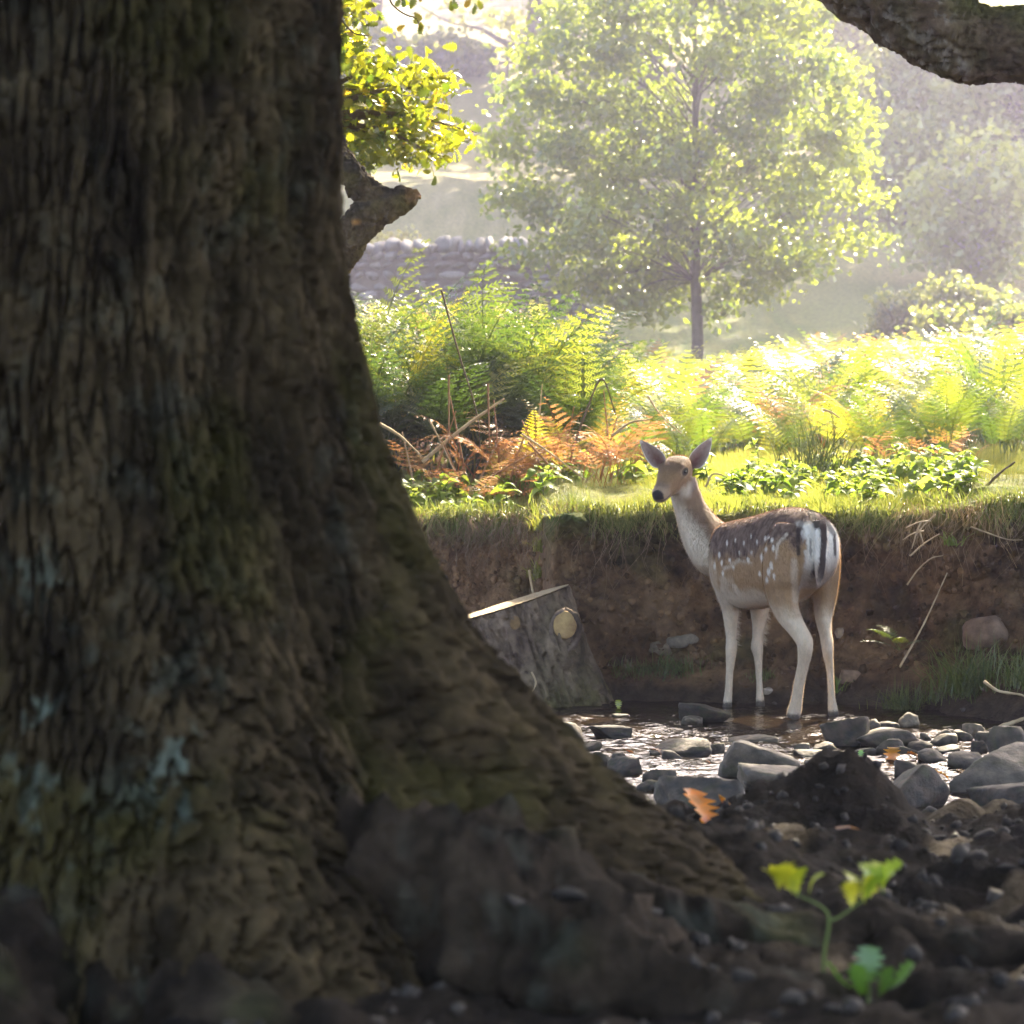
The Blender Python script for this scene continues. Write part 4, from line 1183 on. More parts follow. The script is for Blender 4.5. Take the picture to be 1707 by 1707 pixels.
while zrow < zmax - .05:
    hgt = rg.uniform(.11, .17); x = wx0 - .1 * (row % 2)
    while x < wx1:
        w = rg.uniform(.16, .36)
        if zrow + hgt < ztop(x + w / 2) + .03 and zrow + hgt > gz(x, wy_) - .1 and count < 295:
            o = link('stone', wmes[rg.integers(0, 7)], None, wall)
            o.location = (x + w / 2 - WB[0], rg.normal(0, .02), zrow + hgt / 2 - WB[2]); o.scale = (w * .53, .19, hgt * .56)
            o.rotation_euler = (rg.normal(0, .05), rg.normal(0, .05), rg.normal(0, .06)); count += 1
        x += w
    zrow += hgt; row += 1
x = wx0
while x < wx1 - .4:
    w = rg.uniform(.07, .24); hh_ = rg.uniform(.12, .28)
    o = link('coping_stone', wmes[rg.integers(0, 7)], None, wall)
    o.location = (x + w / 2 - WB[0], rg.normal(0, .02), ztop(x) + hh_ * .4 - WB[2]); o.scale = (w * .55, .21, hh_ * .55); o.rotation_euler = (rg.normal(0, .1), rg.normal(.2, .3), rg.normal(0, .3))
    x += w
# the core keeps light from showing between the stones
cx_ = np.linspace(wx0, wx1, 30)
cv = []
for x in cx_:
    for (yy, zz2) in ((-.10, -1), (.10, -1), (.10, 0), (-.10, 0)):
        cv.append((x, wy_ + yy, (gz(x, wy_) - .3) if zz2 < 0 else max(ztop(x) - .04, gz(x, wy_) - .25)))
cf = [(i * 4 + a, i * 4 + (a + 1) % 4, (i + 1) * 4 + (a + 1) % 4, (i + 1) * 4 + a) for i in range(29) for a in range(4)] + [(0, 1, 2, 3), (119, 118, 117, 116)]
mesh_obj('wall_core', np.array(cv) - WB, cf, M['far_bark'], parent=wall)

# ------------------------------------------------------------------ haze
m, nt = new_mat('haze')
out = N(nt, "ShaderNodeOutputMaterial"); pv = N(nt, "ShaderNodeVolumePrincipled")
pv.inputs['Color'].default_value = (.74, .71, 1.0, 1)
pv.inputs['Density'].default_value = HAZE
pv.inputs['Anisotropy'].default_value = .8
L(nt, pv.outputs[0], out.inputs['Volume'])
x0, x1, y0, y1, z0, z1 = -720, 720, -320, 1520, -2.0, 38.0
hv = [(x, y, z) for x in (x0, x1) for y in (y0, y1) for z in (z0, z1)]
hf_ = [(0, 1, 3, 2), (4, 6, 7, 5), (0, 4, 5, 1), (2, 3, 7, 6), (0, 2, 6, 4), (1, 5, 7, 3)]
tag(mesh_obj('haze', hv, hf_, m, smooth=False), 'pale morning haze filling the valley', 'haze', kind='stuff')
# ------------------------------------------------------------------ stones in the stream
STC = [(.060, .044, .033), (.085, .065, .049), (.110, .087, .066), (.032, .025, .019), (.16, .122, .086)]
def stone(x0, y0, x1, y1, label, seed, col=1, name='stone', group=None, depth=.75, tilt=0.0, sink=.45, sharp=14, ybase=None, lim=(.42, .9), planes=9):
    """pixel box of what shows above the water -> a faceted rock standing on the stream bed"""
    Yb = 5346.0 / ((ybase or y1) - 744.0)
    w = (x1 - x0) / F * Yb / 2
    h = (y1 - y0) / F * Yb
    dp = max(w * depth, h * .6)
    h2 = h * (1 + sink) / 2
    big = (x1 - x0) > 60
    v, f = rock_shape(seed, 4 if big else 3, planes, sharp, .045, lim)
    q = v * np.array([w, dp, h2])
    ca, sa = cos(tilt), sin(tilt)
    if tilt:
        q = np.stack([q[:, 0] * ca - q[:, 2] * sa, q[:, 1], q[:, 0] * sa + q[:, 2] * ca], -1)
    X = ((x0 + x1) / 2 - CX) / F * (Yb + dp * .5)
    B = np.array([X, Yb + dp * .55, 0.0])
    c = np.array(STC[col])
    n1 = fbm(v * 3 + seed, 3, seed)
    cc = np.clip(c[None] * (1 + .45 * n1[:, None]) + np.array([[.02, .008, 0]]) * n1[:, None], .01, 1)
    q[:, 2] += h - h2
    # algae stains and the dark wet line just above the water
    cc = lerp3(cc, np.array([[.045, .05, .018]]), sstep(.1, .5, fbm(v * 2.2 + seed, 3, seed + 9)) * .55)
    cc = cc * (1 - .5 * sstep(.022, .008, q[:, 2] + .008 * n1))[:, None]
    o = mesh_obj(name, q, f, M['stone'], cols=cc, smooth=True)
    o.location = B
    o.rotation_euler = (0, 0, np.random.default_rng(seed).normal(0, .12))
    tag(o, label, 'stone', group)
    return o
BIG = [
    (1198, 1236, 1334, 1297, 'large grey pyramid-shaped stone standing in mid stream', 902, 2, 0), (1226, 1276, 1400, 1322, 'long flat-topped grey slab in front of the pyramid-shaped stone', 905, 2, 0),
    (1090, 1296, 1244, 1356, 'broad wet-topped grey stone beside the blurred orange leaf', 907, 1, 0), (1441, 1277, 1594, 1348, 'large dark brown boulder sloping down into the water beside the earth mound', 911, 0, 0),
    (1368, 1192, 1450, 1244, 'dark triangular stone right at the deer\'s hind foot', 913, 0, 0), (1417, 1216, 1538, 1246, 'long flat slab lying beside the dark triangular stone', 917, 1, 0),
    (1647, 1211, 1704, 1262, 'tall pointed grey stone at the foot of the bank', 919, 1, 0), (1588, 1250, 1765, 1320, 'big wedge-shaped grey boulder rising out of the stream', 923, 2, .22), (1618, 1300, 1775, 1354, 'wide low boulder with wet edges in front of the wedge-shaped boulder', 929, 0, 0),
    (1131, 1175, 1219, 1204, 'long black rock lying next to the deer\'s front foot', 931, 3, 0), (1082, 1235, 1184, 1259, 'long tapering brown stone lying in the bright water', 937, 0, .10),
    (980, 1209, 1052, 1230, 'flat dark wedge of stone alone in bright water', 941, 3, -.12), (1011, 1263, 1074, 1292, 'angular dark stone with pale edge near the oak root', 943, 0, 0), (1070, 1283, 1128, 1304, 'grey tilted stone touching the broad wet-topped stone', 947, 1, 0),
    (1498, 1188, 1532, 1213, 'upright leaf-shaped pale stone against the bank', 953, 4, 0), (1490, 1267, 1544, 1294, 'smooth dark hump of stone behind the large dark brown boulder', 967, 0, 0),
    (986, 1253, 1029, 1285, 'squat dark stone half hidden by the oak root', 971, 3, 0), (922, 1202, 971, 1234, 'pale grey stone peeping out behind the oak root', 973, 2, 0), (1572, 1255, 1641, 1281, 'thin wet flat stone awash among the leaves', 977, 1, 0)]
for (x0, y0, x1, y1, lb, sd, cl_, tl) in BIG:
    stone(x0, y0, x1, y1, lb, sd, cl_, tilt=tl, sharp=18 if cl_ != 1 else 13)
SMALL = [(966, 1236, 1004, 1254), (1018, 1255, 1053, 1269), (1103, 1251, 1138, 1265), (1183, 1238, 1208, 1254), (1146, 1247, 1184, 1257), (1134, 1194, 1171, 1206), (1060, 1300, 1098, 1318), (1207, 1254, 1232, 1269), (1440, 1199, 1468, 1219), (1459, 1231, 1512, 1254),
         (1322, 1239, 1352, 1256), (1350, 1238, 1392, 1256), (1341, 1263, 1392, 1278), (1322, 1254, 1418, 1266), (1510, 1237, 1560, 1251), (1495, 1245, 1536, 1258), (1532, 1250, 1584, 1271), (1559, 1216, 1592, 1234), (1584, 1217, 1623, 1234), (1604, 1205, 1643, 1229), (1623, 1220, 1658, 1242), (1620, 1236, 1648, 1255),
         (1549, 1223, 1596, 1243), (1534, 1344, 1564, 1359), (1534, 1222, 1552, 1236), (1465, 1203, 1500, 1214), (1214, 1227, 1298, 1238), (1560, 1243, 1600, 1254), (1600, 1281, 1640, 1294), (1400, 1262, 1450, 1275), (1690, 1232, 1730, 1250), (1470, 1214, 1500, 1222), (1655, 1255, 1690, 1268), (1020, 1190, 1050, 1197), (1420, 1246, 1460, 1256)]
for i, (x0, y0, x1, y1) in enumerate(SMALL):
    near = min(BIG, key=lambda b: abs((b[0] + b[2]) / 2 - (x0 + x1) / 2) + 2 * abs(b[3] - y1))[4]
    stone(x0, y0, x1, y1, 'small wet stone beside the ' + ' '.join(near.split()[:8]), 1000 + i * 3, [0, 1, 1, 2, 0, 4, 1][i % 7], group='small stones in the stream', sharp=10 if i % 3 else 18)

# stones and lumps held in the earth bank
def bank_stone(px, py, w, h, label, seed, col, depth=.6):
    X = 0
    Y = 12.6
    for _ in range(4):
        X = (px - CX) / F * Y
        # walk to the bank face at this height
        z = P(px, py, Y)[2]
        ys = np.linspace(10.8, 14.2, 700); zg = ground(np.full(700, X), ys)
        k = np.argmax(zg > z); Y = ys[k] if zg[k] > z else 12.8
    p = P(px, py, Y)
    v, f = rock_shape(seed, 3, 9, 14, .05)
    s_ = np.array([w / F * Y / 2, w / F * Y / 2 * depth, h / F * Y / 2])
    cc = np.clip(np.array(col)[None] * (1 + .3 * fbm(v * 3, 3, seed)[:, None]), .01, 1)
    o = mesh_obj('stone', v * s_, f, M['stone'], cols=cc); o.location = p
    tag(o, label, 'stone')
    return o
bank_stone(1138, 1068, 56, 24, 'pale rectangular stone lodged in the earth bank', 1201, (.19, .16, .12))
bank_stone(1102, 1082, 42, 26, 'rounded brown stone lodged below the rectangular one', 1203, (.16, .125, .085))
bank_stone(1399, 1055, 15, 18, 'small round pebble in the bank behind the deer', 1205, (.26, .19, .13))
bank_stone(1397, 880, 18, 15, 'rusty brown stone under the turf above the deer\'s rump', 1207, (.28, .14, .06))
bank_stone(1420, 1128, 46, 26, 'brown lump of earth low on the bank behind the hind leg', 1209, (.17, .11, .07))
bank_stone(1281, 1152, 28, 13, 'pale flat stone on the mud between the deer\'s legs', 1211, (.27, .22, .17))
bank_stone(1651, 1055, 90, 60, 'large fallen clod of reddish earth on the right bank', 1213, (.16, .10, .065))

# ------------------------------------------------------------------ sawn log leaning at the bank foot
LY = 12.55
M['oldscar'] = mat_solid('old_scar', [(.25, (.10, .055, .025)), (.7, (.26, .16, .075))], scale=40, bump=.5, bump_scale=80)
tl, tr = P(766, 1035, LY), P(942, 979, LY)
topc = (tl + tr) / 2
rad = np.linalg.norm(tr - tl) / 2
axu = (tr - tl) / np.linalg.norm(tr - tl)
ayu = np.array([0, 1.0, 0])
adn = np.cross(axu, ayu); adn = adn if adn[2] < 0 else -adn
nth, nl = 180, 110
th = np.linspace(0, 2 * pi, nth, endpoint=False); ll = np.linspace(0, .60, nl)
TH, LL = np.meshgrid(th, ll, indexing='ij'); TH, LL = TH.ravel(), LL.ravel()
rl = rad * (1 + .05 * np.sin(TH * 3 + 1) + .13 * sstep(.25, .55, LL))
q = np.stack([np.cos(TH) * 8.5, np.sin(TH) * 8.5, LL * 6.5], -1)
wq = fbm(q * .6, 3, 1301) * .5
g = np.abs(fbm(q + wq[:, None] * np.array([1, 1, .3]), 2, 1303))
rl = rl + .028 * (sstep(.0, .24, g) - .6) + .005 * fbm(q * 4, 3, 1305)
dirs = np.cos(TH)[:, None] * axu + np.sin(TH)[:, None] * ayu
# the big burl round the sawn branch, facing the stream
kc = P(943, 1052, LY - rad * .75)
v = topc + dirs * rl[:, None] + adn * LL[:, None]
dk = np.hypot((v[:, 0] - kc[0]) / .085, (v[:, 2] - kc[2] + .03) / .12)
facing = dirs[:, 1] < 0
v = v + np.array([0.15, -1, 0])[None] * (.075 * np.exp(-(dk ** 4)) * facing)[:, None]
lcol = bark_cols(v, base=((.075, .054, .041), (.27, .195, .14)), green=(.065, .07, .02), seed=21, gamt=.25)
low_m = sstep(.30, .5, LL) * sstep(-.3, .3, fbm(v * 7, 3, 1309) + .1)
lcol = lerp3(lcol, np.array([[.075, .075, .02]]), low_m * .6)
LB = np.array([topc[0], LY, 0.0])
log = thing('log', tuple(LB), 'sawn tree log with a cut knot tilted against the bank in the stream', 'log')
mesh_obj('bark', v - LB, grid_faces(nth, nl, True), M['bark'], parent=log, cols=lcol)
# sawn top
nr_ = 14
ring0 = v.reshape(nth, nl, 3)[:, 0]
vv = [topc - adn * .004]
for k in range(1, nr_ + 1):
    t_ = k / nr_
    vv += list(topc + (ring0 - topc) * t_ - adn * (.004 + .003 * np.sin(t_ * 40))[None].repeat(nth)[:, None] * 1.0)
vv = np.array(vv)
ff = [(0, 1 + i, 1 + (i + 1) % nth) for i in range(nth)]
for k in range(nr_ - 1):
    a = 1 + k * nth
    ff += [(a + i, a + nth + i, a + nth + (i + 1) % nth, a + (i + 1) % nth) for i in range(nth)]
mesh_obj('sawn_top', vv - LB, ff, M['cutwood'], parent=log)
# knot: a proud ring of bark with a pale sawn face and a dark hollow below
def disc(c, rx, rz, nrm_, thick, mat, name, seed, parent, wob=.12):
    nrm_ = np.array(nrm_, float); nrm_ /= np.linalg.norm(nrm_)
    u = np.cross([0, 0, 1.0], nrm_); u /= np.linalg.norm(u); w = np.cross(nrm_, u)
    a = np.linspace(0, 2 * pi, 28, endpoint=False)
    rr = 1 + wob * noise3(np.stack([np.cos(a) * 1.5, np.sin(a) * 1.5, 0 * a + seed], -1), seed)
    vs = []
    for (k, dz) in ((1.0, -thick), (1.0, thick * .6), (.88, thick)):
        vs.append(c + np.cos(a)[:, None] * u * rx * (rr * k)[:, None] + np.sin(a)[:, None] * w * rz * (rr * k)[:, None] + nrm_ * dz)
    vs = np.vstack(vs + [c[None] + nrm_ * thick * .9])
    f = []
    for r_ in range(2):
        f += [(r_ * 28 + i, r_ * 28 + (i + 1) % 28, (r_ + 1) * 28 + (i + 1) % 28, (r_ + 1) * 28 + i) for i in range(28)]
    f += [(84, 56 + i, 56 + (i + 1) % 28) for i in range(28)]
    return mesh_obj(name, vs - LB, f, mat, parent=parent)
def on_log(px, py):
    """point of the bark surface that shows at this pixel"""
    pp = CX + F * v[:, 0] / v[:, 1]; qq = HOR + F * (CAMZ - v[:, 2]) / v[:, 1]
    k = np.argmin(np.hypot(pp - px, qq - py) + 1e3 * (dirs[:, 1] > 0))
    return v[k]
kp = on_log(943, 1046)
ka = np.linspace(0, 2 * pi, 27)
kpts = np.stack([kp[0] + .055 * np.sin(ka) * (1 - .22 * (np.cos(ka) < 0) * -np.cos(ka)), kp[1] - .004 + .02 * np.cos(ka) * 0 + .010 * np.sin(ka), kp[2] - .012 + .082 * np.cos(ka)], -1)
kv, kf = tube(kpts, np.full(27, .015), 12, 110, lambda v, nr, r: .006 * fbm(v * 45, 3, 1321), caps=False)
mesh_obj('knot_collar', kv - LB, kf, M['bark'], parent=log, cols=bark_cols(kv, base=((.07, .05, .04), (.22, .165, .125)), seed=31, gamt=.2))
disc(kp + np.array([-.004, -.020, .010]), .048, .058, (.10, -1, .12), .012, M['scarwood'], 'knot_face', 5, log)
disc(kp + np.array([.002, -.002, -.050]), .030, .036, (.18, -1, .12), .006, M['twig'], 'knot_hollow', 9, log)
disc(on_log(857, 1038) + np.array([0, .002, 0]), .022, .030, (-.1, -1, .1), .006, M['oldscar'], 'branch_scar', 7, log)
# ------------------------------------------------------------------ bracken fronds
def frond_mesh(name, seed, fine=True, pairs=13, droop=1.0, ragged=0.0):
    """one frond: bare stalk, then pairs of pinnae cut into leaflets; grows up +Z, arches over +X; height about 1"""
    rg = np.random.default_rng(seed)
    t = np.linspace(0, 1, 40)
    ang_ = radians(8) + (t ** 1.6) * radians(62) * droop
    dx = np.cumsum(np.sin(ang_)) / 40 * 1.15; dz = np.cumsum(np.cos(ang_)) / 40 * 1.15
    spine = np.stack([dx, 0 * dx, dz], -1)
    v, f = tube(spine[::6], np.linspace(.0075, .0015, len(spine[::6])), 4, 12, caps=False)
    v = list(map(tuple, v)); f = [tuple(int(i) for i in q_) for q_ in f]
    def at(s_):
        i = s_ * 39; k = int(min(38, i)); return spine[k] + (spine[k + 1] - spine[k]) * (i - k), (spine[k + 1] - spine[k]) / np.linalg.norm(spine[k + 1] - spine[k])
    for k in range(pairs):
        s_ = .34 + .65 * (k / (pairs - 1)) ** .92
        Lp = .27 * (1 - (s_ - .34) / .68) ** .85 * (1 if k else .85) + .012
        c, tg_ = at(s_)
        nrm_ = np.array([-tg_[2], 0, tg_[0]]); nrm_ *= np.sign(nrm_[2]) if nrm_[2] else 1
        for sd in (-1, 1):
            if rg.random() < ragged: continue
            d_ = np.array([0, sd, 0]) * .9 + tg_ * .42; d_ /= np.linalg.norm(d_)
            cr = np.cross(nrm_, d_); cr /= np.linalg.norm(cr)
            sag = -.10 - .25 * ragged - .08 * rg.random()
            tw = rg.normal(0, .15)
            nn2 = nrm_ * cos(tw) + cr * sin(tw)
            m_ = max(4, int(Lp / .024)) if fine else 4
            if fine:
                for j in range(m_):
                    a = (j + .3) / m_; b = (j + .95) / m_
                    wl = .034 * (1 - a) ** .7 * (Lp / .27) ** .6 + .004
                    for s2 in (-1, 1):
                        p0 = c + d_ * (a * Lp) + nn2 * sag * (a ** 2) * Lp
                        p1 = c + d_ * (b * Lp) + nn2 * sag * (b ** 2) * Lp
                        tip = c + d_ * ((a + .75 / m_ + .1) * Lp) + cr * s2 * wl + nn2 * (sag * a * a * Lp - .012 * rg.random())
                        m1 = (p1 + tip) / 2 + d_ * .006
                        i0 = len(v); v += [tuple(p0), tuple(p1), tuple(m1), tuple(tip)]
                        f.append((i0, i0 + 1, i0 + 2, i0 + 3) if s2 > 0 else (i0 + 3, i0 + 2, i0 + 1, i0))
            else:
                i0 = len(v)
                for j in range(m_ + 1):
                    a = j / m_; wl = .034 * (1 - a) ** .7 * (Lp / .27) ** .6 * (1 if j % 2 else .6) + .003
                    p0 = c + d_ * (a * Lp) + nn2 * sag * a * a * Lp
                    v += [tuple(p0 - cr * wl), tuple(p0 + cr * wl)]
                for j in range(m_):
                    a = i0 + 2 * j; f.append((a, a + 1, a + 3, a + 2))
    return np.array(v, float), f
BRK = {
    'deep': [(.0, (.022, .046, .014)), (.45, (.045, .08, .018)), (.8, (.09, .12, .025)), (1.0, (.19, .20, .04))],  # greens darkened: shade inside the tall thicket put into the leaf colour
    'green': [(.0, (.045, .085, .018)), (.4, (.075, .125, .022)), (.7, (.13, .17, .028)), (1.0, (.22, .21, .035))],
    'yellow': [(.0, (.20, .21, .03)), (.5, (.33, .28, .04)), (1.0, (.36, .22, .05))],
    'brown': [(.0, (.20, .10, .05)), (.5, (.32, .15, .065)), (1.0, (.30, .19, .10))]}
for k, st in BRK.items():
    M['brk_' + k] = mat_leaf('bracken_' + k, st, trans=.5, tboost=(1.55, 1.5, .8) if k != 'brown' else (1.3, 1.2, 1.0), gloss=.07 if k != 'brown' else .03)
FR = {}
for k in BRK:
    FR[k] = []
    for j in range(4):
        v_, f_ = frond_mesh('frond', 2000 + j, True, 13 if k != 'brown' else 10, [.75, 1.0, 1.25, .9][j] if k != 'brown' else [1.6, 1.9, 1.3, 2.0][j], 0.0 if k != 'brown' else .25)
        me = mesh_data('frond', v_, f_); me.materials.append(M['brk_' + k]); FR[k].append(me)

def skyline(px):
    return np.interp(px, [560, 600, 700, 780, 860, 920, 1000, 1060, 1150, 1300, 1380, 1440, 1520, 1600, 1760], [412, 420, 440, 448, 478, 505, 570, 560, 588, 570, 540, 562, 550, 535, 520])
rngb = np.random.default_rng(2101)
def bracken(px, Y, h, kind, nf, label, group, lean=None, name='bracken'):
    X = (px - CX) / F * Y
    B = np.array([X, Y, gz(X, Y) - .01])
    t = thing(name, tuple(B), label, 'fern', group)
    for j in range(nf):
        me = FR[kind][rngb.integers(0, 4)]
        o = link('frond', me, None, t)
        o.location = (rngb.normal(0, .04), rngb.normal(0, .04), 0)
        s_ = h * rngb.uniform(.72, 1.08)
        o.scale = (s_ * rngb.uniform(.85, 1.1), s_ * rngb.uniform(.8, 1.1), s_)
        o.rotation_euler = (rngb.normal(0, .14), rngb.normal(.03, .14), (lean if lean is not None else 0) + j * 2.4 + rngb.normal(0, .5))
    return t
LG = 'green bracken plant in the tall thicket beside the massive trunk'
RG_ = 'sunlit green bracken plant in the low thicket behind the deer'
# tall thicket on the left
for i in range(66):
    px = rngb.uniform(520, 1010); Y = 15.2 + 3.4 * rngb.random() ** 1.1
    zt_ = P(px, skyline(px), Y)[2] - gz((px - CX) / F * Y, Y)
    h = min(1.45, zt_ * rngb.uniform(.72, 1.0))
    if px > 900: h *= .9
    if Y < 15.8: h = min(h, .85)
    if h < .25: continue
    spot = 'against the massive oak trunk' if px < 680 else 'below the dry stone wall' if px < 800 else 'behind the long pale dead stick' if px < 900 else 'behind the dark broken bent stem'
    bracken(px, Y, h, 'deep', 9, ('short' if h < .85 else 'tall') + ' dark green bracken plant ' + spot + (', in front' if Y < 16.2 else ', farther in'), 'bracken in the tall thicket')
# low thicket on the right
for i in range(84):
    px = rngb.uniform(1010, 1760); Y = 15.3 + 6.5 * rngb.random() ** 1.2
    zt_ = P(px, skyline(px), Y)[2] - gz((px - CX) / F * Y, Y)
    h = min(.95, zt_ * rngb.uniform(.6, .98))
    if Y < 16.5: h = min(h, rngb.uniform(.35, .62))
    spot = 'left of the deer\'s ears' if px < 1090 else 'below the young green tree' if px < 1230 else 'behind the clump of rushes' if px < 1420 else 'below the hazy bushes'
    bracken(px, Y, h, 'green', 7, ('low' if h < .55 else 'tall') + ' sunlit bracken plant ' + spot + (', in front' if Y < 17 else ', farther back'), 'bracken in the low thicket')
YEL = [(905, 14.6, .40), (935, 14.9, .42), (668, 15.6, 1.02), (985, 15.1, .5), (1400, 16.2, .66), (1440, 15.9, .5), (1590, 15.6, .38), (880, 14.9, .36), (820, 14.8, .33), (1500, 16.6, .6)]
for (px, Y, h) in YEL:
    bracken(px, Y, h, 'yellow', 4, 'bracken turned autumn yellow ' + ('against the massive oak trunk' if px < 700 else 'among the dead stems and withered fronds' if px < 1000 else 'behind the clump of rushes' if px < 1480 else 'beyond the nettles on the right bank'), 'yellow bracken')
BRN = [(840, 14.6, .55), (870, 14.5, .42), (770, 14.6, .52), (1015, 14.6, .52), (1030, 14.7, .45), (815, 14.8, .55), (925, 14.6, .42), (965, 14.7, .46), (885, 14.8, .5), (1045, 14.5, .35), (905, 14.3, .26), (950, 14.4, .30), (735, 14.4, .30), (800, 14.3, .26), (1460, 14.9, .30), (1550, 14.8, .28), (1310, 17.5, .75), (1600, 14.6, .26), (700, 14.8, .4), (1370, 17.0, .7), (985, 14.35, .30), (860, 14.25, .22)]
for (px, Y, h) in BRN:
    bracken(px, Y, h, 'brown', 5, 'withered rust-brown bracken ' + ('beside the grey bent twig' if px < 760 else 'collapsed under the long pale dead stick' if px < 880 else 'around the dark broken bent stem' if px < 1040 else 'high in the sunlit thicket' if Y > 16 else 'behind the nettles on the right bank'), 'withered bracken')
# farther bracken: one mass to the foot of the slope
lowf = [frond_mesh('f', 2200 + j, False, 11, [.8, 1.1, 1.3][j]) for j in range(3)]
nfar = 5400
rg = np.random.default_rng(2205)
allv, allf, allc, bb = [], [], [], 0
Yf = 19 + 22 * rg.random(nfar) ** .9
pxf = rg.uniform(60, 1860, nfar)
Xf = (pxf - CX) / F * Yf
zg = ground(Xf, Yf)
ztop_ = CAMZ - (skyline(pxf) - HOR) / F * Yf
hf2 = np.minimum(1.05, (ztop_ - zg) * rg.uniform(.62, 1.0, nfar))
for j in range(3):
    idx = np.where((np.arange(nfar) % 3 == j) & (hf2 > .2))[0]
    tv_, tf_ = lowf[j]
    quads = np.array([q_ for q_ in tf_ if len(q_) == 4])
    az_ = rg.uniform(0, 2 * pi, len(idx)); tl_ = rg.normal(0, .18, len(idx))
    rz = np.zeros((len(idx), 3, 3)); rz[:, 0, 0] = np.cos(az_); rz[:, 0, 1] = -np.sin(az_); rz[:, 1, 0] = np.sin(az_); rz[:, 1, 1] = np.cos(az_); rz[:, 2, 2] = 1
    rx_ = np.zeros_like(rz); rx_[:, 0, 0] = 1; rx_[:, 1, 1] = np.cos(tl_); rx_[:, 1, 2] = -np.sin(tl_); rx_[:, 2, 1] = np.sin(tl_); rx_[:, 2, 2] = np.cos(tl_)
    pick = rg.random(len(idx))
    cc = lerp3(np.array([[.07, .11, .022]]), np.array([[.24, .24, .05]]), rg.random(len(idx)))
    cc = np.where((pick > .9)[:, None], np.array([[.34, .16, .07]]), cc); cc = np.where(((pick > .78) & (pick <= .9))[:, None], np.array([[.40, .33, .10]]), cc)
    lv, lf, lc = scatter(tv_, quads, rz @ rx_, np.stack([Xf[idx], Yf[idx], zg[idx]], -1), hf2[idx], cc)
    allv.append(lv); allf.append(lf + bb); allc.append(lc); bb += len(lv)
tag(mesh_obj('bracken_field', np.vstack(allv), np.vstack(allf), M['leaf'], cols=np.vstack(allc)), 'sunlit bracken reaching back to the foot of the slope', 'bracken', kind='stuff')

# ------------------------------------------------------------------ nettles and low leafy plants along the bank top
NET = [(0, (.08, .14, .025)), (.5, (.16, .22, .045)), (1, (.27, .32, .08))]
M['nettle'] = mat_leaf('nettle_leaf', NET, trans=.5, tboost=(1.4, 1.4, .8), gloss=.035, grough=.45)
M['stemg'] = mat_solid('green_stem', [(.3, (.06, .09, .02)), (.7, (.13, .15, .04))], scale=20)
net_me = []
for k in range(3):
    t_ = NETTLE[0].copy(); t_[:, 2] -= .25 * t_[:, 1] ** 2 * (k * .6 + .4)
    me = mesh_data('nettle_leaf', t_, NETTLE[1]); me.materials.append(M['nettle']); net_me.append(me)
rgn = np.random.default_rng(2301)
def leafy(px, Y, h, label, group, nl=10, ls=.075, name='nettle'):
    X = (px - CX) / F * Y; B = np.array([X, Y, gz(X, Y)])
    t = thing(name, tuple(B), label, 'plant', group)
    top = np.array([rgn.normal(0, .03), rgn.normal(0, .03), h])
    v_, f_ = tube([(0, 0, -.02), top * .5 + np.array([rgn.normal(0, .01), 0, 0]), top], [.004, .003, .0015], 5, 8)
    mesh_obj('stem', v_, f_, M['stemg'], parent=t)
    for j in range(nl):
        a = (j + .6) / nl
        o = link('leaf', net_me[rgn.integers(0, 3)], None, t)
        o.location = top * (.2 + .8 * a)
        s_ = ls * rgn.uniform(.7, 1.2) * (1.15 - .45 * a)
        o.scale = (s_ * rgn.uniform(.9, 1.2), s_, s_)
        o.rotation_euler = (rgn.normal(.05, .25), rgn.normal(0, .25), j * 2.2 + rgn.normal(0, .4))
for i in range(52):
    px = rgn.uniform(630, 960); Y = rgn.uniform(13.95, 14.9)
    leafy(px, Y, rgn.uniform(.05, .17), 'low leafy nettle plant on the bank ' + ('beside the massive trunk' if px < 740 else 'below the long pale dead stick' if px < 850 else 'below the withered bracken'), 'nettles by the tall thicket', 9, .09)
for i in range(96):
    px = rgn.uniform(1030, 1640); Y = bank_edge(np.array([(px - CX) / F * 13.4]))[0] + rgn.uniform(.55, 2.3)
    leafy(px, float(Y), rgn.uniform(.05, .17), 'low leafy nettle plant on the sunlit bank ' + ('behind the deer\'s head' if px < 1180 else 'above the deer\'s back' if px < 1330 else 'in front of the rushes' if px < 1420 else 'above the straw stalks of the right bank'), 'nettles behind the deer', 9, .092)
# dock-like plant just behind the deer's neck
leafy(1262, 14.3, .27, 'taller broad-leaved plant standing up behind the deer\'s neck', None, 12, .10, 'leafy_plant')

# ------------------------------------------------------------------ rush clump
rg = np.random.default_rng(2401)
rx0, ry0 = (1365 - CX) / F * 14.6, 14.6
B = np.array([rx0, ry0, gz(rx0, ry0)])
rush = thing('rush_clump', tuple(B), 'clump of upright dark green rushes behind the deer\'s back', 'rushes')
for i in range(70):
    a = rg.normal(0, .06, 2); h = rg.uniform(.16, .34); ln_ = rg.normal(0, .09, 2)
    v_, f_ = tube([(a[0], a[1], -.02), (a[0] + ln_[0] * .4, a[1] + ln_[1] * .4, h * .6), (a[0] + ln_[0], a[1] + ln_[1], h)], [.0022, .002, .0006], 4, 6, caps=False)
    mesh_obj('rush_stem', v_, f_, M['stemg'], parent=rush)

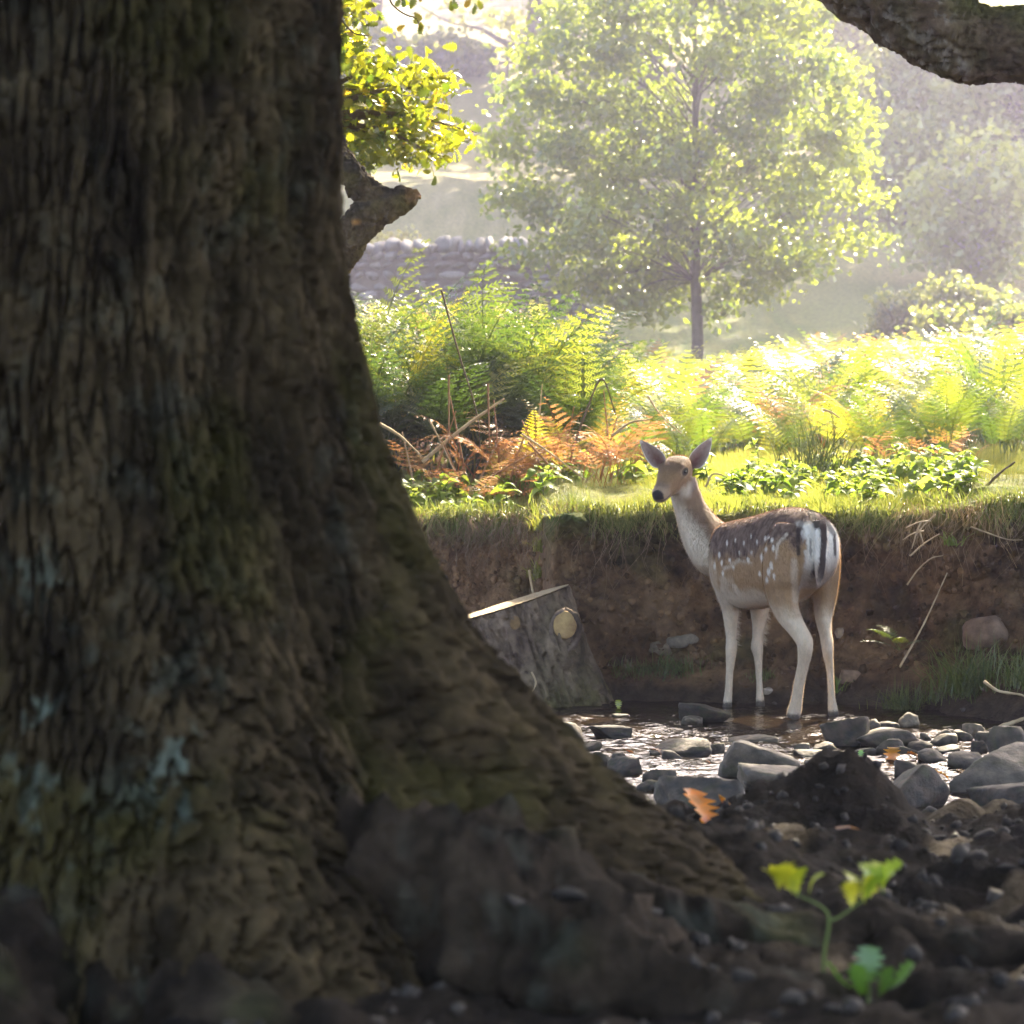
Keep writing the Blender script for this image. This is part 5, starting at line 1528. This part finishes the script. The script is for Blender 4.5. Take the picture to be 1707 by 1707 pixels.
# ------------------------------------------------------------------ dead stems and sticks
def stick(pts, Y, r, label, mat='straw', group=None, name='dead_stem', cat='stem', dY=0.0):
    n = len(pts)
    w = np.array([P(a, b, Y + dY * i / max(1, n - 1)) for i, (a, b) in enumerate(pts)])
    B = w[np.argmin(w[:, 2])].copy()
    if n == 2: w = np.array([w[0], (w[0] + w[1]) / 2 + np.array([0, 0, .008]), w[1]])
    rr = np.linspace(r, r * .5, len(w))
    v_, f_ = tube(w, rr, 7, 10 * len(w), lambda v, nr, q_: .25 * r * fbm(v * 40, 2, int(abs(pts[0][0]))))
    o = mesh_obj(name, v_ - B, f_, M[mat]); o.location = B
    return tag(o, label, cat, group)
DS = 'dead bracken stem sticking out of the withered fronds'
stick([(704, 770), (770, 715), (841, 664)], 14.45, .011, 'long pale dead stick leaning across the withered bracken', 'straw')
stick([(736, 484), (765, 590), (795, 690), (800, 760)], 14.7, .006, 'tall thin dead stem rising through the green bracken', 'twig')
stick([(632, 706), (668, 728), (702, 760)], 14.4, .009, 'grey bent twig beside the massive trunk', 'straw')
stick([(945, 790), (958, 740), (975, 692), (1003, 632), (1027, 692)], 14.5, .007, 'dark broken stem bent over at its top', 'twig')
for i, pp in enumerate([[(869, 723), (975, 800)], [(880, 737), (947, 815)], [(792, 812), (911, 744)], [(957, 830), (992, 787)], [(748, 625), (748, 740)], [(813, 639), (816, 745)], [(715, 699), (757, 785)], [(850, 800), (880, 710)], [(905, 790), (870, 700)], [(925, 805), (990, 740)], [(820, 790), (905, 770)], [(760, 790), (735, 730)]] + [[(a, 810 - (a * 7) % 23), (a + d, 810 - (a * 7) % 23 - hh)] for a, d, hh in [(690, -20, 90), (725, 35, 110), (775, -25, 130), (800, 40, 80), (835, -12, 140), (862, 30, 100), (890, 14, 150), (915, -40, 70), (935, 22, 120), (960, -18, 90), (1000, 30, 110), (1020, -14, 150), (1040, 25, 60)]]):
    stick(pp, 14.25 + .03 * i, .006, DS, ['straw', 'rust', 'rust'][i % 3], 'dead stems in the withered bracken')
stick([(1020, 727), (1050, 705), (1084, 699)], 14.4, .008, 'pale curved stick left of the deer\'s ear', 'straw')
stick([(1080, 660), (1100, 690), (1136, 723)], 14.9, .005, 'thin zigzag twig above the deer\'s head', 'straw')
stick([(1176, 812), (1190, 790), (1224, 800)], 13.6, .006, 'bent pale twig lying in the grass behind the deer\'s neck', 'straw')
stick([(1372, 683), (1400, 697)], 14.8, .007, 'short pale twig among the low bracken', 'straw')
stick([(1640, 815), (1692, 770)], 13.2, .008, 'brown stick rising from the turf on the right bank', 'twig')
stick([(1574, 858), (1577, 830), (1582, 803)], 12.7, .005, 'thin upright bramble stem at the bank edge', 'twig')
# on the face of the right bank
bk = 11.95
stick([(1517, 927), (1566, 890)], bk + .35, .0045, 'short broken straw stalk hanging out of the right bank', 'straw')
stick([(1500, 1112), (1540, 1040), (1579, 955)], bk + .15, .005, 'long straw stalk leaning on the right bank', 'straw', dY=.25)
stick([(1512, 975), (1530, 950), (1552, 931), (1572, 926)], bk + .35, .004, 'curved root loop on the right bank', 'straw')
stick([(1618, 878), (1640, 886), (1679, 899), (1705, 900)], bk + .25, .004, 'grey exposed root near the top of the right bank', 'straw')
stick([(1640, 1136), (1665, 1152), (1700, 1158), (1720, 1168)], bk - .65, .007, 'thin pale root at the foot of the right bank', 'straw')
stick([(1640, 1222), (1668, 1212), (1690, 1204), (1720, 1192)], 11.35, .012, 'pale stick lying behind the tall pointed stone', 'straw')
for i, pp in enumerate([[(1560, 858), (1525, 895)], [(1535, 870), (1520, 915)], [(1540, 885), (1505, 900)], [(1530, 880), (1540, 910)], [(1552, 868), (1510, 880)]]):
    stick(pp, 12.28, .004, 'reddish broken root in the tangle at the bank edge', 'straw', 'roots at the bank edge', 'root', 'root')
stick([(882, 950), (888, 985), (897, 1000), (903, 1012)], 12.85, .006, 'pale curled root hanging down to the log', 'straw')
stick([(886, 1120), (893, 1140), (880, 1165)], 12.2, .005, 'pale bent twig in front of the log', 'straw')

# ------------------------------------------------------------------ grass
def blades(n, xs, ys, zs, hmin, hmax, lean, seed, c0, c1, wid=.0022, droop=None):
    """tapered three-segment grass blades -> arrays"""
    rg = np.random.default_rng(seed)
    az_ = rg.uniform(0, 2 * pi, n); h = rg.uniform(hmin, hmax, n); le = np.abs(rg.normal(0, lean, n))
    dx, dy_ = np.cos(az_) * le, np.sin(az_) * le
    if droop is not None: dx, dy_ = dx + droop[0], dy_ + droop[1]
    wx_, wy2 = -np.sin(az_ + 1) * wid, np.cos(az_ + 1) * wid
    base = np.stack([xs, ys, zs - .008], -1)
    V = []
    for k, (t_, wk) in enumerate(((0, 1), (.4, .9), (.75, .6), (1, .05))):
        c = base + np.stack([dx * h * t_ ** 1.7, dy_ * h * t_ ** 1.7, h * (t_ - (.35 * np.minimum(le, 1.6)) * t_ ** 2.2)], -1)
        w = np.stack([wx_, wy2, 0 * wx_], -1) * wk
        V += [c - w, c + w]
    V = np.stack(V, 1).reshape(-1, 3)
    i = np.arange(n)[:, None] * 8
    Fq = np.vstack([i + np.array([[0, 1, 3, 2]]), i + np.array([[2, 3, 5, 4]]), i + np.array([[4, 5, 7, 6]])])
    c = lerp3(np.array([c0]), np.array([c1]), rg.random(n))
    return V, Fq, np.repeat(c, 8, axis=0)
rg = np.random.default_rng(2501)
G = []
def add(n, x0, x1, t0, t1, h0, h1, lean, seed, c0, c1, **kw):
    rr = np.random.default_rng(seed)
    x = rr.uniform(x0, x1, n); t_ = rr.uniform(t0, t1, n); y = bank_edge(x) + t_
    keep = fbm(np.stack([x * 5, y * 5, 0 * x], -1), 2, seed) > kw.pop('patch', -2)
    x, y = x[keep], y[keep]; z = ground(x, y)
    y = y - .07 * (1 - sstep(0, .2, y - bank_edge(x)))
    G.append(blades(len(x), x, y, z, h0, h1, lean, seed, c0, c1, **kw))
add(19000, -.75, 2.6, -.01, .5, .025, .075, .7, 2503, (.07, .11, .02), (.24, .24, .06))
add(15000, -.75, 2.9, .3, 2.2, .03, .085, .6, 2505, (.09, .13, .025), (.28, .27, .07))
add(22000, -.75, 3.2, 1.2, 5.0, .05, .15, .7, 2509, (.10, .14, .03), (.32, .30, .09), wid=.003)
add(2600, -.75, 2.6, -.02, .06, .07, .14, .9, 2507, (.08, .12, .025), (.20, .21, .06), patch=-.1)
def cat3(gs):
    b = 0; V, Fq, C = [], [], []
    for v_, f_, c_ in gs:
        V.append(v_); Fq.append(f_ + b); C.append(c_); b += len(v_)
    return np.vstack(V), np.vstack(Fq), np.vstack(C)
add(5000, -3.5, -.75, 0, 4.5, .05, .13, .7, 2511, (.09, .13, .025), (.28, .27, .07), wid=.004)
V, Fq, C = cat3(G)
tag(mesh_obj('bank_grass', V, Fq, M['grass'], cols=C), 'short sunlit turf grass covering the top of the far bank', 'grass', kind='stuff')
# grass and dead roots hanging over the lip
def hanging(n, x0, x1, seed, l0, l1, c0, c1, wid, spread=.02, top=0.0, wob=.06):
    rr = np.random.default_rng(seed)
    x = rr.uniform(x0, x1, n)
    keep = fbm(np.stack([x * 3, 0 * x, 0 * x], -1), 3, seed) + .35 * rr.random(n) > .12
    x = x[keep]; n = len(x)
    y = bank_edge(x) - .075 + rr.normal(0, spread, n); z = top_z(x) + .01 + top + rr.normal(0, .02, n)
    Ln = rr.uniform(l0, l1, n) * (.5 + rr.random(n) ** 2)
    sx = rr.normal(0, .6, n)
    ph = rr.uniform(0, 6.28, n)
    V = []
    w = np.stack([np.full(n, wid), rr.normal(0, wid * .5, n), 0 * x], -1)
    for t_ in (0, .2, .4, .6, .8, 1):
        out_ = .05 * np.sin(min(1, t_ * 3) * pi / 2) * rr.uniform(.3, 1.3, n)
        c = np.stack([x + sx * Ln * t_ + wob * Ln * np.sin(ph + t_ * 7), y - out_ + .02 * t_, z + .03 * np.sin(t_ * pi) * (t_ < .4) - Ln * t_ ** 1.2], -1)
        V += [c - w * (1 - .7 * t_), c + w * (1 - .7 * t_)]
    V = np.stack(V, 1).reshape(-1, 3)
    i = np.arange(n)[:, None] * 12
    Fq = np.vstack([i + np.array([[2 * k, 2 * k + 1, 2 * k + 3, 2 * k + 2]]) for k in range(5)])
    return V, Fq, np.repeat(lerp3(np.array([c0]), np.array([c1]), rr.random(n)), 12, axis=0)
H = [hanging(4200, -.75, 2.6, 2601, .03, .11, (.09, .13, .03), (.26, .26, .08), .0018),
     hanging(700, -.75, 2.6, 2603, .05, .16, (.20, .13, .075), (.38, .27, .15), .0013),
     hanging(260, -.75, 2.6, 2605, .2, .45, (.14, .09, .055), (.30, .21, .13), .0013, .03, -.05, .10),
     hanging(900, 1.55, 2.5, 2607, .06, .24, (.20, .13, .075), (.40, .29, .15), .0014, .05),
     hanging(600, -.6, .1, 2609, .06, .24, (.20, .13, .085), (.38, .27, .17), .0014, .04)]
V, Fq, C = cat3(H)
tag(mesh_obj('hanging_roots', V, Fq, M['dryroot'], cols=C), 'fringe of dry grass and fine roots hanging down the earth bank', 'roots', kind='stuff')

# grass tufts at the foot and on the face of the bank
def tuft(px, py, n, h0, h1, rad_, label, seed, c0=(.06, .10, .02), c1=(.16, .19, .05), lean=.9, wid=.0018, down=None):
    Y = 12.4
    for _ in range(5):
        X = (px - CX) / F * Y; z = P(px, py, Y)[2]
        ys = np.linspace(10.6, 14.2, 720); zg = ground(np.full(720, X), ys)
        k = np.argmax(zg > z); Y = ys[k] if zg[k] > z else 12.6
    B = np.array([X, Y - .03, z])
    rr = np.random.default_rng(seed)
    x = rr.normal(0, rad_, n); y = rr.normal(0, rad_ * .5, n)
    v_, f_, c_ = blades(n, x, y, 0 * x + rr.normal(0, rad_ * .25, n), h0, h1, lean, seed, c0, c1, wid=wid, droop=down)
    o = mesh_obj('grass_tuft', v_, f_, M['grass'], cols=c_); o.location = B
    return tag(o, label, 'grass tuft')
tuft(1618, 1150, 420, .10, .26, .07, 'large green grass tuft growing at the foot of the right bank', 2701, wid=.0022)
tuft(1505, 1190, 260, .06, .17, .045, 'grass tuft behind the upright leaf-shaped stone', 2703)
tuft(1705, 1140, 240, .08, .2, .06, 'grass tuft beside the large tuft on the right bank', 2705)
tuft(1120, 1118, 260, .03, .09, .07, 'mossy little tuft below the stones lodged in the bank', 2707, c0=(.05, .09, .02), c1=(.13, .17, .04))
tuft(1060, 1120, 160, .03, .08, .06, 'short grass tuft beside the log on the bank foot', 2709, c0=(.06, .09, .02), c1=(.14, .16, .04))
tuft(1560, 1165, 120, .05, .13, .05, 'thin grass tuft between the two larger bank tufts', 2711)
tuft(1392, 1150, 22, .05, .10, .012, 'few bright grass blades behind the hind legs', 2713, c0=(.12, .2, .03), c1=(.2, .28, .05), wid=.0028)
tuft(898, 960, 90, .05, .11, .02, 'sunlit grass tuft hanging at the bank corner above the log', 2715, c0=(.2, .22, .04), c1=(.36, .33, .08), wid=.003)
tuft(906, 880, 130, .04, .10, .025, 'grass drooping over the top of the bank corner above the log', 2731, c0=(.12, .16, .03), c1=(.28, .28, .07))
tuft(902, 915, 90, .04, .09, .02, 'grass halfway down the bank corner above the log', 2733, c0=(.14, .18, .03), c1=(.30, .30, .07))
tuft(1583, 905, 26, .05, .11, .015, 'bright green grass blades sprouting from the right bank face', 2717, c0=(.16, .26, .04), c1=(.28, .36, .07), wid=.0032)
tuft(1470, 885, 22, .05, .10, .02, 'few grass blades under the turf right of the deer\'s rump', 2719, c0=(.16, .26, .04), c1=(.28, .36, .07), wid=.003)
tuft(1270, 1130, 60, .03, .08, .03, 'faint grass wisps on the bank between the deer\'s legs', 2721)
# little fern on the right bank
X = (1500 - CX) / F * 11.95
fern = thing('fern', tuple(P(1500, 1085, 11.95)), 'small green fern hanging from the right bank', 'fern')
for j, (rz_, ty, s_) in enumerate([(2.9, .9, .15), (3.6, .5, .17), (2.2, .3, .16), (.4, .8, .13), (4.6, .7, .14)]):
    o = link('frond', FR['green'][j % 4], None, fern)
    o.rotation_euler = (0, ty, rz_); o.scale = (s_,) * 3

# ------------------------------------------------------------------ fallen and floating leaves
def fallen(px, py, Y, size, col, rot, label, name='fallen_leaf', z=None, seed=1):
    rr = np.random.default_rng(seed)
    t_ = OAKLEAF[0].copy() - np.array([0, .5, 0])
    t_[:, 2] += .35 * t_[:, 0] ** 2 + .15 * np.sin(t_[:, 1] * 4 + seed)
    n_ = fbm(t_ * 5, 2, seed)
    cc = np.clip(np.array(col)[None] * (1 + .5 * n_[:, None]), .005, .9)
    # blade with real thickness
    k = len(t_)
    v_ = np.vstack([t_, t_ - np.array([0, 0, .02])]); f_ = np.vstack([OAKLEAF[1], OAKLEAF[1][:, ::-1] + k])
    o = mesh_obj(name, v_ * size, f_, M['leaf'], cols=np.vstack([cc, cc]))
    p = P(px, py, Y)
    if z is not None: p[2] = z
    o.location = p; o.rotation_euler = rot
    return tag(o, label, 'leaf')
wl = lambda py: 5346.0 / (py - 744.0)
fallen(1168, 1348, 6.85, .125, (.70, .26, .01), (radians(62), .25, .5), 'curled orange oak leaf caught on the near bank edge', seed=3)
fallen(1215, 1338, 6.95, .07, (.42, .20, .04), (radians(50), -.3, 2.0), 'smaller orange leaf beside the curled orange one', seed=4)
fallen(1410, 1418, 6.05, .11, (.20, .09, .025), (radians(60), .1, -.3), 'dull brown oak leaf lying on the near earth', seed=5)
fallen(1365, 1418, 6.05, .06, (.20, .09, .03), (radians(40), .4, 1.3), 'small brown leaf scrap on the near earth', seed=6)
fallen(1488, 1263, wl(1268), .085, (.50, .26, .04), (radians(55), .0, -.4), 'standing orange oak leaf among the wet stones', seed=7)
fallen(1524, 1262, wl(1268), .06, (.38, .17, .05), (radians(40), .3, .9), 'rusty leaf beside the standing orange oak leaf', seed=8)
fallen(1572, 1293, wl(1300), .065, (.46, .24, .04), (radians(60), 0, 1.5), 'golden oak leaf on the water in front of the flat stone', seed=9)
fallen(1606, 1286, wl(1290), .05, (.36, .17, .06), (radians(30), 0, .6), 'small tan leaf near the wedge-shaped boulder', seed=10)
fallen(1436, 1258, wl(1264), .035, (.14, .30, .03), (radians(60), 0, .2), 'tiny green leaf on the stones', seed=11)
fallen(1031, 1175, wl(1182), .045, (.42, .45, .03), (radians(55), 0, .2), 'bright yellow-green leaf floating by the log', seed=12)
fallen(1182, 1272, wl(1274), .03, (.28, .10, .03), (radians(20), 0, 1.4), 'small red-brown leaf floating in mid stream', seed=13)
fallen(1096, 1256, wl(1260), .06, (.20, .09, .05), (radians(40), 0, 1.2), 'brown wet leaf at the tip of the long tapering stone', seed=14)
fallen(1652, 1352, wl(1358), .04, (.36, .18, .05), (radians(40), 0, .7), 'small orange leaf under the wide low boulder', seed=15)
fallen(1050, 1252, wl(1254), .03, (.16, .07, .04), (radians(40), 0, 2.2), 'dark little leaf drifting in bright water', seed=16)

# ------------------------------------------------------------------ seedling and pebbles on the near bank
SY = 4.35
B = P(1372, 1640, SY); B[2] = min(B[2], gz(B[0], SY) + .02)
seed_p = thing('seedling', tuple(B), 'small sunlit green seedling with lobed leaves growing on the near bank', 'seedling')
stm = tube([B, P(1374, 1590, SY), P(1382, 1535, SY), P(1370, 1512, SY), P(1330, 1492, SY)], [.0035, .003, .0025, .002, .0015], 6, 24)
mesh_obj('stem', stm[0] - B, stm[1], M['stemg'], parent=seed_p)
stm = tube([P(1382, 1535, SY), P(1400, 1528, SY), P(1440, 1500, SY)], [.0025, .002, .0015], 6, 12)
mesh_obj('stem', stm[0] - B, stm[1], M['stemg'], parent=seed_p)
M['seedleaf'] = mat_leaf('seedling_leaf', [(0, (.22, .32, .03)), (.5, (.36, .42, .05)), (1, (.48, .46, .06))], trans=.5, tboost=(1.6, 1.5, .6), gloss=.08)  # leaf colour raised to carry the dapple of sun
for k in range(3): pass
slm = oak_leaf_me[0].copy(); slm.materials.clear(); slm.materials.append(M['seedleaf'])
for (a, b, s_, r_) in [(1330, 1490, .055, (.9, .2, 1.9)), (1322, 1488, .06, (.9, .3, 2.7)), (1328, 1494, .05, (1.2, 0, 3.5)), (1312, 1480, .045, (.7, .3, .9)), (1300, 1482, .05, (.8, -.2, 2.2)), (1348, 1492, .04, (1.0, 0, 4.4)),
                       (1440, 1500, .06, (.9, .2, -1.2)), (1450, 1495, .065, (.8, .1, -.5)), (1440, 1505, .05, (1.2, 0, -2.4)), (1425, 1495, .05, (.8, .2, .5)), (1470, 1490, .06, (1.1, .3, -1.7)), (1455, 1480, .05, (.7, 0, .2)), (1420, 1512, .045, (1.2, 0, 2.9))]:
    o = link('leaf', slm, None, seed_p); o.location = P(a, b, SY) - B; o.rotation_euler = r_; o.scale = (s_,) * 3
B = P(1445, 1665, 4.2); B[2] = gz(B[0], 4.2)
low_p = thing('seedling', tuple(B), 'shaded low green seedling tucked below the sunlit one', 'seedling')
M['darkleaf'] = mat_leaf('shade_leaf', [(0, (.05, .12, .02)), (1, (.09, .18, .03))], trans=.45)
slm2 = oak_leaf_me[1].copy(); slm2.materials.clear(); slm2.materials.append(M['darkleaf'])
for (a, b, s_, r_) in [(1430, 1650, .06, (.7, .2, 1.5)), (1450, 1640, .065, (.8, .1, 0)), (1470, 1650, .06, (.7, .2, -1.4)), (1440, 1660, .055, (1.1, 0, 2.6)), (1465, 1660, .05, (1.1, 0, -2.5))]:
    o = link('leaf', slm2, None, low_p); o.location = P(a, b, 4.2) - B; o.rotation_euler = r_; o.scale = (s_,) * 3
v_, f_ = tube([B - np.array([0, 0, .02]), P(1448, 1660, 4.2), P(1450, 1645, 4.2)], [.003, .0025, .002], 6, 10)
mesh_obj('stem', v_ - B, f_, M['stemg'], parent=low_p)

rg = np.random.default_rng(2801)
pm = []
for k in range(5):
    v_, f_ = rock_shape(2810 + k, 2, 9, 10, .08)
    c = np.array([(.024, .018, .013), (.045, .034, .026), (.018, .0135, .010), (.065, .049, .037), (.03, .024, .019)][k])
    me = mesh_data('clod', v_, f_, np.clip(c[None] * (1 + .4 * fbm(v_ * 4, 2, 2820 + k)[:, None]), .01, 1)); me.materials.append(M['stone']); pm.append(me)
CL = [(1045, 1412, 5.6, 34), (1100, 1415, 5.6, 26), (1500, 1428, 5.7, 40), (1430, 1425, 5.8, 30), (1360, 1432, 5.75, 34), (1262, 1442, 5.7, 26), (1620, 1440, 5.6, 54), (1680, 1452, 5.5, 40), (1560, 1455, 5.5, 30), (1160, 1590, 4.1, 26), (1240, 1612, 4.05, 40), (1320, 1650, 4.0, 46), (1390, 1668, 3.95, 40), (1190, 1598, 4.1, 22), (1480, 1370, 6.6, 30), (1560, 1372, 6.7, 36), (1640, 1376, 6.6, 40),
      (950, 1478, 4.2, 60), (860, 1490, 4.25, 44), (1090, 1505, 4.6, 30), (1125, 1540, 4.6, 26), (1530, 1600, 4.6, 34), (1610, 1580, 4.7, 40), (1660, 1650, 4.3, 44)]
for i, (a, b, Y, w) in enumerate(CL):
    o = link('clod', pm[i % 5], None)
    X = (a - CX) / F * Y; r_ = w / F * Y / 2 * .75
    p = P(a, b + 14, Y)
    zg_ = gz(X, Y)
    p[2] = max(zg_ - .2 * r_, min(p[2], zg_ + r_ * .5)) if a > 1130 and Y > 4.4 else p[2]
    o.location = p; o.scale = (r_ * 1.3, r_, r_ * .6); o.rotation_euler = tuple(rg.normal(0, .4, 3))
    tag(o, 'blurred brown clod ' + ('on the big gnarled root in front' if Y < 4.4 else 'near the sunlit seedling' if Y < 5 else 'on the dark earth ridge behind the seedling' if Y < 6 else 'on the lip of the near bank by the water'), 'clod', 'clods on the near bank')
n = 1500
X = rg.uniform(-.4, 1.7, n); Y = rg.uniform(3.5, 7.4, n); keep = rg.random(n) < .9
z = ground(X, Y)
tv_, tf_ = rock_shape(2830, 1, 8, 9, .1)
cc = lerp3(np.array([[.014, .010, .007]]), np.array([[.055, .040, .029]]), rg.random(n) ** 1.8)
lv, lf, lc = scatter(tv_ * np.array([1, 1, .7]), tf_, rand_rots(n, rg, .6), np.stack([X, Y, z], -1), .006 + .016 * rg.random(n) ** 2.5, cc)
tag(mesh_obj('gravel', lv, lf, M['stone'], cols=lc), 'crumbs of earth and gravel strewn over the near bank', 'gravel', kind='stuff')
n = 260
X = rg.uniform(.1, 2.2, n); Y = rg.uniform(7.8, 12.9, n); z = ground(X, Y)
ok = z < .1
cc = lerp3(np.array([[.05, .04, .035]]), np.array([[.16, .13, .11]]), rg.random(ok.sum()) ** 1.3)
lv, lf, lc = scatter(tv_ * np.array([1, 1, .55]), tf_, rand_rots(int(ok.sum()), rg, 1.5), np.stack([X[ok], Y[ok], z[ok]], -1), .012 + .03 * rg.random(int(ok.sum())) ** 2, cc)
tag(mesh_obj('stream_gravel', lv, lf, M['stone'], cols=lc), 'wet gravel on the stream bed and muddy margin', 'gravel', kind='stuff')

# crumbs and small stones in the earth face
fm = np.where((face > .6) & (gxf > -.7) & (gxf < 2.5) & (GZ > .06) & (GZ < zt - .06))[0]
rg = np.random.default_rng(2901)
pk = rg.choice(fm, 3200)
pp_ = gv[pk] + rg.normal(0, .006, (3200, 3))
cc = np.clip(gc[pk] * rg.uniform(.55, 1.6, 3200)[:, None], .01, .6)
lv, lf, lc = scatter(tv_, tf_, rand_rots(3200, rg, 0), pp_, .005 + .017 * rg.random(3200) ** 3, cc)
tag(mesh_obj('bank_crumbs', lv, lf, M['ground'], cols=lc), 'crumbling soil clods and grit in the face of the earth bank', 'soil', kind='stuff')
